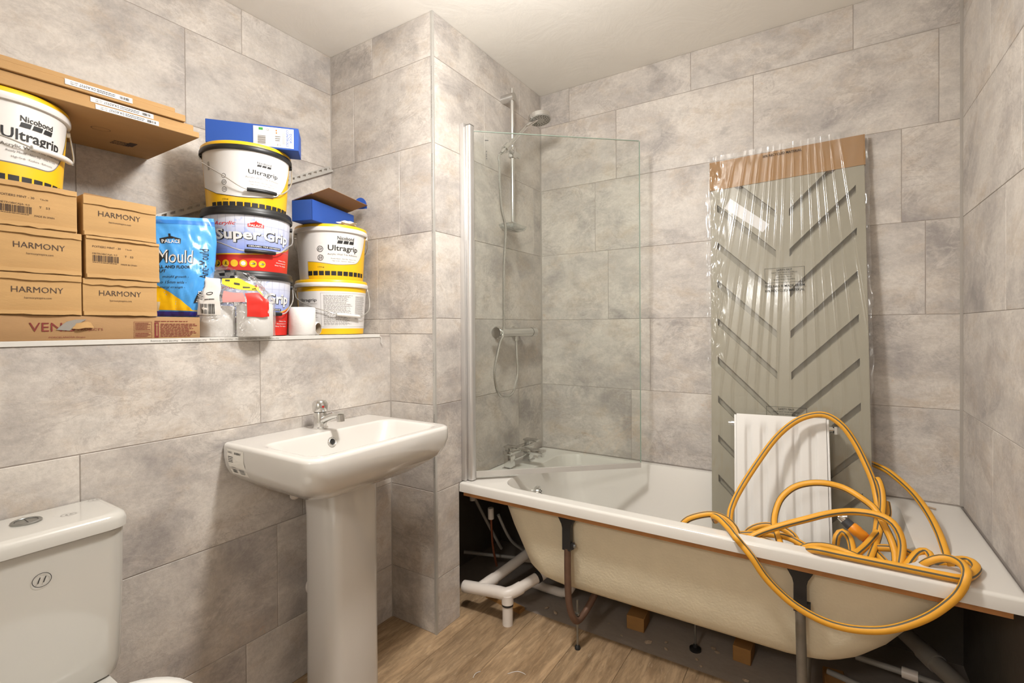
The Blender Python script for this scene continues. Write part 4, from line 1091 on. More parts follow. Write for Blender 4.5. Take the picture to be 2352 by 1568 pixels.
part('label_border', patch(bm_new(), S, -43.4, 72, lambda u: min(.184, lowf2(u)) - .0012, lambda u: min(.185, lowf2(u)) + .0006, 60, 1, off=.0009), GINK, t)
bm = bm_new(); nico(bm, S, 9.5, 39.5, .1405, .1690); text(bm, S, 'Ultragrip', -6, 48, .1060, .1335, .013); text(bm, S, '15kg', -23.5, -12.6, .0445, .0510); squares(bm, S, [-39 + 10.6 * k for k in range(11)], .0165, .0335, 8.6); mark_circle(bm, S, -18.7, .1175, .0115, 'D'); mark_circle(bm, S, -18.3, .0845, .0110, '55')
patch(bm, S, -43.4, -42.4, .0165, .0335, off=.0011)
part('lettering', bm, INK, t, smooth=0, norm=False)
bm = bm_new(); text(bm, S, 'Acrylic Wall Tile Adhesive', -6.8, 47.7, .0935, .1020); text(bm, S, 'Ready Mixed - Non Slip - Easy to Use', -1, 45.4, .0790, .0840); text(bm, S, 'High Grab - Kitchens - Bathrooms', 1, 42, .0705, .0750)
part('small_print', bm, GINK, t, smooth=0, norm=False)
bail([(-82, .180, .009), (-100, .14, .012), (-125, .12, .012), (-180, .11, .013), (-235, .12, .012), (-260, .14, .012), (-278, .180, .009)], -165, -195, .11, .11, WHP)
# --- big bucket on the cartons
c3 = (-1.70, .335)
t, S, bail = bucket('adhesive_bucket', 'big white and yellow Ultragrip bucket standing on the cartons at the left edge', c3, 1.5463, 'ultra_big')
lowf3 = lambda u: .047 + (0 if u < 42 else ((u - 42) / 36.) ** 2.2 * .095)
part('yellow_band', patch(bm_new(), S, -90, 100, .002, lambda u: min(.184, lowf3(u)), 70, 1, off=.0006), YEL, t)
part('label_border', patch(bm_new(), S, -90, 84, lambda u: min(.184, lowf3(u)) - .0010, lambda u: min(.184, lowf3(u)) + .0018, 70, 1, off=.0009), GINK, t)
bm = bm_new(); nico(bm, S, 19.5, 50.0, .1335, .1600); text(bm, S, 'Ultragrip', 5.2, 60, .0945, .1270, .013); squares(bm, S, [-40 + 11.0 * k for k in range(11)], .005, .0200, 8.8)
part('lettering', bm, INK, t, smooth=0, norm=False)
bm = bm_new(); text(bm, S, 'Acrylic Wall Tile Adhesive', 4.5, 66, .0815, .0915); text(bm, S, 'Ready Mixed - Non Slip - Easy to Use', 9, 56, .0705, .0770); text(bm, S, 'High Grab - Kitchens - Bathrooms', 13, 52, .0585, .0645)
part('small_print', bm, GINK, t, smooth=0, norm=False)
bail([(-84, .178, .009), (-60, .14, .010), (-20, .110, .012), (5, .100, .0125), (26, .0885, .0135), (74, .0885, .0135), (84, .094, .015), (92, .115, .018), (98, .178, .009)], 26, 74, .0880, .0920, WHP)

# ---- blue carton "DOOR CONTROLS" on the top bucket
A0 = Vector((-1.6874, .8138, 1.8125)); A1 = Vector((-1.5135, 1.0295, 1.8125))
ang = math.atan2(A1.y - A0.y, A1.x - A0.x)
dc = thing('door_closer_box', 'closed blue carton with a white DOOR CONTROLS label, lying on the black-rimmed bucket', 'box', tuple(A0), (0, 0, ang))
part('carton', B(0, .277, 0, .095, 0, .0755, .001, 1), BLUEBOX, dc)
S = plane_map((0, 0, 0), (1, 0, 0), (0, 0, 1), (0, -1, 0))
bm = bm_new(); patch(bm, S, .138, .262, .005, .070, off=.0007); lb = part('paper_label', bm, LABEL, dc, smooth=0)
bm = bm_new(); text(bm, S, 'DOOR', .249, .2565, .022, .054, .01, off=.0011, down=True); text(bm, S, 'CONTROLS', .2385, .246, .010, .066, .01, off=.0011, down=True); patch(bm, S, .138, .139, .005, .070, off=.0012)
part('blue_lettering', bm, pm('blue_print', '2a5fb4', .5), lb, smooth=0, norm=False)
bm = bm_new()
Sr = plane_map((0, 0, 0), (0, 0, 1), (-1, 0, 0), (0, -1, 0))
for k in range(11): patch(bm, S, .152, .176, .012 + k * .0026, .0132 + k * .0026 + (.0006 if k % 3 else 0), off=.0011)
text(bm, S, 'CE', .1785, .187, .057, .064, off=.0011); text(bm, S, 'UK CA', .210, .222, .009, .018, off=.0011); lines(bm, S, .205, .222, .024, .044, 3, 3, off=.0011)
for k in range(4): patch(bm, S, .2275 + k * .0026, .2282 + k * .0026, .016, .060 - .006 * (k % 2), off=.0011)
part('lettering', bm, GINK, lb, smooth=0, norm=False)
bm = bm_new(); patch(bm, S, .155, .168, .058, .066, off=.0011); part('green_mark', bm, pm('green_print', '3f9a3f', .5), lb, smooth=0)
bm = bm_new(); patch(bm, S, .2065, .2105, .058, .063, off=.0011); patch(bm, S, .207, .211, .050, .055, off=.0011); part('orange_mark', bm, pm('orange_print', 'd9752c', .5), lb, smooth=0, norm=False)

# ---- open blue carton on the right stack
hd2 = Vector((-.32, .947, 0)).normalized(); wd = Vector((hd2.y, -hd2.x, 0))
ob = thing('open_blue_carton', 'open blue carton with its brown inner lid raised, on the yellow bucket lid', 'box', (-1.690, 1.119, 1.6115), (0, 0, math.atan2(hd2.y, hd2.x)))
# local x = along the box (.28), local -y = towards the front (.087)
bm = bm_new(); t_ = .0015; W_, L_2, Hh = .087, .28, .077
for q in ((0, L_2, -W_, 0, 0, t_), (0, t_, -W_, 0, 0, Hh), (L_2 - t_, L_2, -W_, 0, 0, Hh), (0, L_2, -W_, -W_ + t_, 0, Hh), (0, L_2, -t_, 0, 0, Hh)): box(bm, *q)
part('carton', bm, BLUEBOX, ob, smooth=0)
def lidslab(x0, x1, s0, s1, th, rise, base=0):
    bm = bm_new(); cs, sn = math.cos(rise), math.sin(rise)
    pts = lambda k: [(x0, -s0 * cs - sn * k, Hh + s0 * sn - cs * k * -1 * -1 + base), (x1, -s0 * cs - sn * k, Hh + s0 * sn - cs * k + base), (x1, -s1 * cs - sn * k, Hh + s1 * sn - cs * k + base), (x0, -s1 * cs - sn * k, Hh + s1 * sn - cs * k + base)]
    return loft(bm, [pts(0), pts(th)])
part('lid_inside', lidslab(0, L_2, 0, .0885, .001, .24), pm('carton_lining', '9a7550', .8, var=.08), ob, smooth=0, label='brown inner face of the lid')
part('lid', lidslab(0, L_2, 0, .0885, -.0012, .24, .0002), BLUEBOX, ob, smooth=0)
part('tuck_flap', lidslab(.004, L_2 - .004, .089, .16, .0012, .24), MATS['carton_lining'], ob, smooth=0)
bm = bm_new(); q0 = [(L_2 - .002, -(.122 + .033 * math.cos(a_)) * math.cos(.24), Hh + .122 * math.sin(.24) - .004 + .048 * math.sin(a_) ** .8) for a_ in [PI * k / 14 for k in range(15)]]
loft(bm, [q0, [(x + .0014, y, z) for x, y, z in q0]]); part('ear_tab', bm, BLUEBOX, ob, smooth=0)

# ---- crumpled tissue on the lid
bm = bm_new(); bmesh.ops.create_icosphere(bm, subdivisions=3, radius=.022)
for v in bm.verts:
    k = 1 + .5 * mnoise.noise(v.co * 90); v.co = Vector((v.co.x * 1.1 * k, v.co.y * 1.7 * k, v.co.z * .42 * k))
single('tissue_scrap', bm, PAPER, 'crumpled white tissue scrap beside the open blue carton', 'tissue', loc=(-1.600, 1.300, 1.6215), smooth=25)

# ---- perforated metal trim leaning on the wall
st = thing('tile_trim_strip', 'perforated silver tile trim leaning diagonally on the wall behind the buckets', 'trim strip', (-1.897, .70, 1.56))
p0 = Vector((-1.896, .60, 1.5)); p1 = Vector((-1.896, 1.455, 1.932)); dd = (p1 - p0).normalized(); upv = Vector((0, -dd.z, dd.y)); nx = Vector((1, 0, 0)); Ls = (p1 - p0).length
def bar(u0, u1, v0, v1, x0, x1):
    bm = bm_new(); return loft(bm, [[tuple(p0 + dd * u + upv * v + nx * x) for v, x in ((v0, x0), (v1, x0), (v1, x1), (v0, x1))] for u in (u0, u1)])
part('face_strip', bar(0, Ls, -.011, -.004, -.004, .006), ALU, st, world=True, smooth=0)
bm = bar(0, Ls, -.004, .001, -.001, .0005)
k = 0
while k * .03 < Ls - .02:
    box_ = bm_new(); u = k * .03
    loft(bm, [[tuple(p0 + dd * (u_ + v * .5) + upv * v + nx * x) for v, x in ((.001, -.001), (.009, -.001), (.009, .0005), (.001, .0005))] for u_ in (u, u + .013)]); box_.free(); k += 1
loft(bm, [[tuple(p0 + dd * u + upv * v + nx * x) for v, x in ((.009, -.001), (.014, -.001), (.014, .0005), (.009, .0005))] for u in (0, Ls)])
part('perforated_leg', bm, ALU, st, world=True, smooth=0)

# ---- blue bag of grout
def bag_map(u, v, side=1):
    """u 0..1 left-right, v 0..1 bottom-top"""
    y = .632 + (.140 + .040 * min(v, .75) - .012 * max(0, v - .8)) * u + .006 * math.sin(PI * v) * u
    z = 1.2465 + .300 * v + .012 * (u - .5) * v
    bul = (math.sin(PI * min(1, max(0, u))) ** .6) * (math.sin(PI * min(1, max(0, v * .94 + .01))) ** .55)
    x = -1.690 + .078 * u + .015 * (1 - v) + side * ((.050 - .014 * u) * bul * (1.25 - .55 * v)) + (.006 * mnoise.noise(Vector((u * 5, v * 6, 3 + side))) + .0035 * mnoise.noise(Vector((u * 14 + v * 6, v * 11, 7)))) * (1 if 0 < u < 1 else .3)
    return Vector((x, y, z))
gb = thing('grout_bag', 'light blue plastic bag of Anti-Mould grout leaning between cartons and buckets', 'bag', (-1.66, .72, 1.245))
bm = bm_new(); nu, nv = 36, 44
for side in (1, -1):
    g = [[bm.verts.new(bag_map(i / nu, j / nv, side)) for j in range(nv + 1)] for i in range(nu + 1)]
    for i in range(nu):
        for j in range(nv): bm.faces.new((g[i][j], g[i + 1][j], g[i + 1][j + 1], g[i][j + 1]))
bmesh.ops.remove_doubles(bm, verts=bm.verts, dist=.0008)
part('bag_film', bm, pm('blue_bag_film', '4a9be0', .28, var=.05, scale=14, bump=.35, bscale=26), gb, world=True, smooth=80)
BS = lambda u, v, off=0: bag_map(u, v) + Vector((off * .75 + .0002, 0, 0))
yb_ = lambda u: .37 - .33 * (u / .74) ** 1.0 if u < .74 else .04
part('yellow_print', patch(bm_new(), BS, .01, .99, lambda u: max(.012, .07 - .02 * u), lambda u: max(.085 - .03 * u, yb_(u)), 40, 10, off=.0004), pm('yellow_bag_print', 'f2c112', .3, bump=.3, bscale=26), gb, world=True, smooth=80)
part('purple_print', patch(bm_new(), BS, .01, .995, .003, lambda u: .055 - .01 * u, 40, 4, off=.0009), pm('purple_bag_print', '2c2a8c', .25, bump=.2), gb, world=True, smooth=80)
part('top_seam', patch(bm_new(), BS, .0, .998, .925, .965, 36, 3, off=.0006), pm('dark_blue_seam', '2f77c4', .3), gb, world=True, smooth=80)
bm = bm_new(); text(bm, BS, 'Anti-Mould', -.62 + .72, .60, .50, .66, .03, shear=.12, off=.0012) if False else text(bm, BS, 'Mould', .14, .60, .53, .66, 0, shear=.1, off=.0018)
part('white_lettering', bm, LABEL, gb, world=True, smooth=0, norm=False)
bm = bm_new(); text(bm, BS, 'Mould', .15, .61, .525, .655, .012, shear=.1, off=.0011)
text(bm, BS, 'LL AND FLOOR', .16, .55, .475, .505, .02, off=.0012); text(bm, BS, 'UT', .16, .24, .435, .462, .02, off=.0012)
text(bm, BS, 'mould growth -', .2, .54, .375, .405, off=.0012, shear=.2); text(bm, BS, 'o 15mm wide -', .18, .52, .325, .352, off=.0012, shear=.2); text(bm, BS, 'natural strength -', .14, .50, .272, .300, off=.0012, shear=.2)
text(bm, BS, 'Anti-Mould', .70, .85, .38, .68, 0, off=.0012, vert=True)
q = [bm.verts.new(BS(u, v, .0013)) for u, v in ((.20, .725), (.44, .725), (.45, .775), (.33, .80), (.19, .775))]; bm.faces.new(q); patch(bm, BS, .30, .325, .79, .825, off=.0013)
q = [bm.verts.new(BS(u, v, .0013)) for u, v in ((.68, .135), (.80, .155), (.82, .27), (.73, .245), (.70, .21))]; bm.faces.new(q)
part('black_lettering', bm, INK, gb, world=True, smooth=0, norm=False)
bm = bm_new(); text(bm, BS, 'PALACE', .21, .43, .728, .765, .015, off=.004); text(bm, BS, 'PALACE', .715, .785, .145, .255, .012, off=.004, vert=True); part('logo_lettering', bm, LABEL, gb, world=True, smooth=0, norm=False)
part('paper_patch', patch(bm_new(), BS, .02, .19, .055, .145, 6, 4, off=.002), pm('cream_paper', 'cfc3a2', .7), gb, world=True)

# ---- toilet rolls
def roll(name, label, loc, rot=(0, 0, 0), r=.052, h=.098, group='toilet rolls at the ledge edge'):
    t = thing(name, label, 'toilet roll', loc, rot, group)
    bm = bm_new(); rc = .0205
    lathe(bm, [(rc, 0), (r - .003, 0), (r, .004), (r, h - .004), (r - .003, h), (rc, h)], 36, cap0=False, cap1=False)
    part('paper_winding', bm, PAPER, t)
    part('core', lathe(bm_new(), [(rc - .0012, .001), (rc, .001), (rc, h - .001), (rc - .0012, h - .001), (rc - .0012, .001)], 24, cap0=False, cap1=False), pm('grey_card_core', 'a3937d', .85), t)
    return t
roll('toilet_roll', 'white toilet roll in the torn pack, beside the long box', (-1.600, .800, LEDGE + .0005), r=.050, h=.096)
roll('toilet_roll', 'white toilet roll in the torn pack, nearest the ledge edge under the red print', (-1.535, .884, LEDGE + .0005), r=.052, h=.104)
roll('toilet_roll', 'white toilet roll standing alone in front of the right buckets', (-1.584, 1.085, LEDGE + .0005), r=.045, h=.100)
roll('toilet_roll', 'nearly used-up toilet roll lying on its side, its grey core showing', (-1.676, 1.116, LEDGE + .0250), (PI / 2, 0, PI / 2 + .40), r=.0245, h=.097)

# ---- torn plastic pack over the first two rolls
FILM = clear_material('thin_clear_film', (.985, .985, .98), .14, .10, bump=.7, bscale=28, haze=.09)
pk = thing('plastic_wrap', 'torn clear plastic wrapper with red and yellow print around two toilet rolls', 'wrapper', (-1.61, .86, LEDGE))
def pack_map(a, v):
    """a = angle round the two rolls, v = height 0..1"""
    ca, sa = math.cos(a), math.sin(a)
    taper = 1 if v < .48 else 1 - (v - .48) * .66
    e1, e2 = (.61, .79), (.79, -.61)
    l = (.0575 * sa + .0535 * max(-1, min(1, 2.6 * sa))) * taper - .012 * max(0, v - .5); m_ = .0575 * ca * taper
    x = -1.568 + e1[0] * l + e2[0] * m_ - .05 * max(0, v - .5); y = .843 + e1[1] * l + e2[1] * m_
    z = LEDGE + .002 + .222 * v * (1 - .30 * max(0, math.sin(a + .1)) * max(0, v - .45))
    nz = Vector((ca * 2.2, sa * 2.2, v * 5))
    k = .002 + .017 * max(0, v - .45)
    d = Vector((mnoise.noise(nz * 1.6), mnoise.noise(nz * 1.6 + Vector((9, 3, 1))), mnoise.noise(nz * 1.6 + Vector((2, 8, 5))))) * k * 1.6
    return Vector((x, y, z)) + d
bm = bm_new(); na, nv = 72, 26
g = [[bm.verts.new(pack_map(2 * PI * i / na, j / nv)) for j in range(nv + 1)] for i in range(na)]
for i in range(na):
    for j in range(nv):
        if j > nv - 6 and (i * 7 + j * 5) % 11 < 2: continue
        bm.faces.new((g[i][j], g[(i + 1) % na][j], g[(i + 1) % na][j + 1], g[i][j + 1]))
part('film', bm, FILM, pk, world=True, smooth=80)
PS = lambda u, v, off=0: pack_map(u, v) + Vector((math.cos(u) * .79 + math.sin(u) * .61, math.sin(u) * .79 - math.cos(u) * .61, 0)) * (off + .0012)
part('printed_label', patch(bm_new(), PS, -.85, -.16, .30, .80, 14, 12), pm('milky_print', 'd9d5cf', .4), pk, world=True, label='white printed label with bar code')
bm = bm_new(); barcode(bm, PS, -.60, -.24, .315, .45, 20, off=.0017); text(bm, PS, 'Toilet', -.80, -.50, .71, .76, .005, off=.0017); text(bm, PS, 'Tissue', -.79, -.47, .66, .70, .005, off=.0017); lines(bm, PS, -.80, -.46, .50, .62, 6, 4, off=.0017)
lines(bm, PS, -.40, -.20, .50, .525, 1, 6, off=.0017); disc(bm, PS, -.30, .59, .05, .022, 14, ring=.01, off=.0017)
part('lettering', bm, INK, pk, world=True, smooth=0, norm=False)
part('red_print', patch(bm_new(), PS, .20, .85, .27, lambda u: .57 + .04 * math.sin(5 * u), 14, 14), REDP, pk, world=True)
part('faded_red_print', patch(bm_new(), PS, -.12, .18, .47, .62, 8, 6), pm('faded_red', 'c98a86', .4), pk, world=True)
part('yellow_print', patch(bm_new(), PS, -.12, .70, lambda u: .73 - .16 * (u + .12), lambda u: .85 - .15 * (u + .12) + .03 * math.sin(9 * u), 14, 6), pm('yellow_film_print', 'e3cd3a', .3), pk, world=True)
bm = bm_new()
for k in range(4): patch(bm, PS, -.06 + .13 * k, .01 + .15 * k, .775 - .032 * k, .80 - .035 * k, 3, 1, off=.002)
part('dark_print', bm, pm('olive_print', '3b3d33', .5), pk, world=True, norm=False)
bm = bm_new(); text(bm, PS, '4', .72, .80, .31, .375, .02, off=.0017); part('numeral', bm, LABEL, pk, world=True, smooth=0, norm=False)
# ================================================================== THINGS IN AND UNDER THE BATH
# ---- tall slotted panel in a plastic bag
PP0 = Vector((-.4035, 2.17, .262)); PV = Vector((-.01464, .07262, .99725)).normalized(); PU = Vector((1, 0, .0147)).normalized(); PN = PV.cross(PU).normalized()
if PN.y > 0: PN = -PN
PS_ = lambda u, v, off=0: PP0 + PU * u + PV * v + PN * off
BOARD = pm('beige_board', '9a9482', .5, var=.05, scale=5, stretch=(6, 6, .4))
pnl = thing('slotted_panel', 'tall beige panel with chevron slots, wrapped in a clear bag, leaning behind the radiator', 'panel', tuple(PP0))
PW, PH = .546, 1.6525
def prism(poly, o0, o1):
    bm = bm_new(); return loft(bm, [[PS_(u, v, o) for u, v in poly] for o in (o0, o1)])
part('back_board', prism([(0, 0), (PW, 0), (PW, PH), (0, PH)], -.0225, -.020), pm('board_core', '8f8978', .6), pnl, world=True, smooth=0)
def face_piece(poly):
    return prism(poly, -.0089, 0)
face = bm_new()
def addp(poly):
    loft(face, [[PS_(u, v, o) for u, v in poly] for o in (-.0199, -.0006)] + [[PS_(u, v, 0) for u, v in poly]])
ks = [1.40 - .1635 * k for k in range(9)]; hw = .0150
for m in (1, -1):
    X_ = (lambda u: u) if m == 1 else (lambda u: .544 - u)
    P_ = lambda pts: [(X_(u), v) for u, v in (pts if m == 1 else pts[::-1])]
    addp(P_([(.296, ks[0] + hw), (.518, ks[0] + .222 + hw), (.518, PH), (.296, PH)]))
    for k in range(8): addp(P_([(.296, ks[k + 1] + hw), (.518, ks[k + 1] + .222 + hw), (.518, ks[k] + .222 - hw), (.296, ks[k] - hw)]))
    addp(P_([(.296, 0), (.518, 0), (.518, ks[8] + .222 - hw), (.296, ks[8] - hw)]))
addp([(0, 0), (.026, 0), (.026, PH), (0, PH)]); addp([(.518, 0), (PW, 0), (PW, PH), (.518, PH)]); addp([(.248, 0), (.296, 0), (.296, PH), (.248, PH)])
part('slotted_face', face, BOARD, pnl, world=True, smooth=0)
part('cardboard_cap', prism([(-.003, 1.537), (PW + .003, 1.546), (PW + .003, 1.662), (-.003, 1.662)], -.0245, .003), pm('cap_cardboard', 'a07848', .8, var=.08, scale=9, bump=.1), pnl, world=True, smooth=0)
dvs, dus = Vector((.122, -.161)).normalized(), Vector((.76, .65))
bm = bm_new(); q = [(.0785, 1.492), (.2255, 1.361), (.201, 1.331), (.056, 1.453)]; bm.faces.new([bm.verts.new(PS_(u, v, .0006)) for u, v in q]); part('paper_sticker', bm, LABEL, pnl, world=True, smooth=0)
# film bag
def film_h(u, v):
    h = .0065
    for (ub, w, a_) in ((-.05, .006, 1.), (.02, .005, .8), (.07, .004, 1.), (.11, .006, 1.2), (.155, .004, .7), (.19, .007, 1.3), (.225, .004, .9), (.255, .005, 1.), (.30, .006, .8), (.345, .004, 1.), (.385, .005, 1.2), (.42, .004, .8), (.455, .006, 1.1), (.50, .004, 1.), (.55, .006, .9)):
        ut = .285 + (ub - .25) * .62
        uu = ut + (ub - ut) * min(1.3, (1.66 - v) / .75)
        fade = max(0., min(1., (v - .25) / .5)) * min(1, max(.25, (1.68 - v) / .1))
        h += a_ * .0040 * fade * math.exp(-((u - uu) / (w * .72)) ** 2)
    edge = max(0, .07 - u) / .07
    p = Vector((u * 26, v * 20, 1.3))
    h += edge * (.016 * abs(mnoise.noise(p)) + .009 * mnoise.noise(p * 2.3)) * (1 if v > .75 else .35)
    top = max(0, v - 1.54) / .12
    h += min(1, top) * .007 * abs(mnoise.noise(Vector((u * 22, v * 30, 4)))) 
    return h
def film_pt(u, v):
    uu = u
    if u < 0: uu = u * (.75 + .5 * mnoise.noise(Vector((2, v * 14, 0)))) * (1.0 if v > .7 else .2)
    if u > PW: uu = PW + (u - PW) * (.8 + .5 * mnoise.noise(Vector((5, v * 14, 0)))) * (1. if v > .7 else .4)
    return uu, v, (film_h(u, v) if 0 <= u <= PW else film_h(min(PW, max(0, u)), v) * .4 + .004 * mnoise.noise(Vector((u * 60, v * 30, 2))))
bm = bm_new(); nu, nv = 300, 110
us = [-.024 + (PW + .040) * i / nu for i in range(nu + 1)]; vs_ = [.02 + 1.665 * j / nv for j in range(nv + 1)]
g = [[bm.verts.new(PS_(*film_pt(u, v))) for v in vs_] for u in us]
for i in range(nu):
    for j in range(nv): bm.faces.new((g[i][j], g[i + 1][j], g[i + 1][j + 1], g[i][j + 1]))
BAGF = clear_material('panel_bag_film', (.965, .965, .96), .085, .13, bump=.03, bscale=40, bstretch=(3, 1, .6), haze=.035)
film = part('film_bag', bm, BAGF, pnl, world=True, smooth=80, label='clear plastic bag with tight creases')
FS = lambda u, v, off=0: PS_(u, v, film_h(u, v) + .0012 + off)
def frame(bm, u0, u1, v0, v1, w=.0011):
    for q in ((u0, u1, v0, v0 + w), (u0, u1, v1 - w, v1), (u0, u0 + w, v0, v1), (u1 - w, u1, v0, v1)): patch(bm, FS, *q, nu=max(1, int((q[1] - q[0]) / .01)), nv=max(1, int((q[3] - q[2]) / .01)))
for vv, full in ((1.117, True), (.564, True)):
    bm = bm_new(); frame(bm, .208, .347, vv, vv + .060)
    text(bm, FS, 'SAFETY FIRST', .250, .305, vv + .047, vv + .055, .01); text(bm, FS, 'PLASTIC BAGS CAN BE DANGEROUS', .232, .322, vv + .038, vv + .043); text(bm, FS, 'TO AVOID SUFFOCATION', .245, .308, vv + .029, vv + .034); text(bm, FS, 'KEEP AWAY FROM', .250, .302, vv + .020, vv + .025); text(bm, FS, 'BABIES AND CHILDREN', .240, .314, vv + .010, vv + .015)
    text(bm, FS, 'THIS BAG IS MADE FROM', .208, .347, vv - .018, vv - .009, .01); text(bm, FS, '30% RECYCLED MATERIAL', .208, .347, vv - .036, vv - .027, .01)
    part('film_lettering', bm, INK, film, world=True, smooth=0, norm=False)
bm = bm_new(); text(bm, FS, '30% RECYCLED MATERIAL', .204, .344, 1.640, 1.650, .01); part('film_lettering', bm, INK, film, world=True, smooth=0, norm=False)

# ---- white panel radiator
RADW = pm('white_enamel', 'e2e0dc', .28, var=.02, scale=6)
rad = thing('radiator', 'small white panel radiator standing upright in the bath', 'radiator', (-.284, 2.003, .262), (-.163, -.022, .02))
W, HR = .296, .612
bm = bm_new(); n = 121; cols = []
def prof(x):
    d = 0
    for c_ in (.042, .095, .148, .201, .254):
        t_ = abs(x - c_)
        if t_ < .016: d = max(d, .5 + .5 * math.cos(PI * t_ / .016))
    return d
zs = [0, .03, .045, .07, .30, .535, .555, .572, .60, HR]
fz = [0, 0, .1, 1, 1, 1, .6, .05, 0, 0]
loops = []
for i in range(n):
    x = W * i / (n - 1); loops.append([(x, -.0 + .010 * min(1, 1.5 * prof(x)) * f_, z) for z, f_ in zip(zs, fz)])
loft(bm, loops, False, False, closed=False)
part('front_panel', bm, RADW, rad, smooth=60)
part('back_panel', B(0, W, .0105, .0115, 0, HR), RADW, rad, smooth=0)
part('rear_sheet', B(.004, W - .004, .046, .056, .004, HR - .006, .001, 1), RADW, rad)
part('top_grille', B(.004, W - .004, .010, .046, HR - .008, HR - .004, .0005, 1), RADW, rad)
for x0, x1 in ((-.009, -.0005), (W + .0005, W + .009)): part('side_cover', B(x0, x1, .004, .054, .004, HR - .004, .0015, 2), RADW, rad)
for sgn, x in ((-1, -.009), (1, W + .009)):
    bm = bm_new(); cyl_between(bm, (x, .03, HR - .038), (x + sgn * .012, .03, HR - .038), .011, 14); cyl_between(bm, (x + sgn * .012, .03, HR - .038), (x + sgn * .024, .03, HR - .038), .007, 10)
    if sgn > 0: cyl_between(bm, (x + .02, .03, HR - .028), (x + .02, .03, HR - .055), .008, 6)
    part('valve_stub', bm, CHROME, rad)

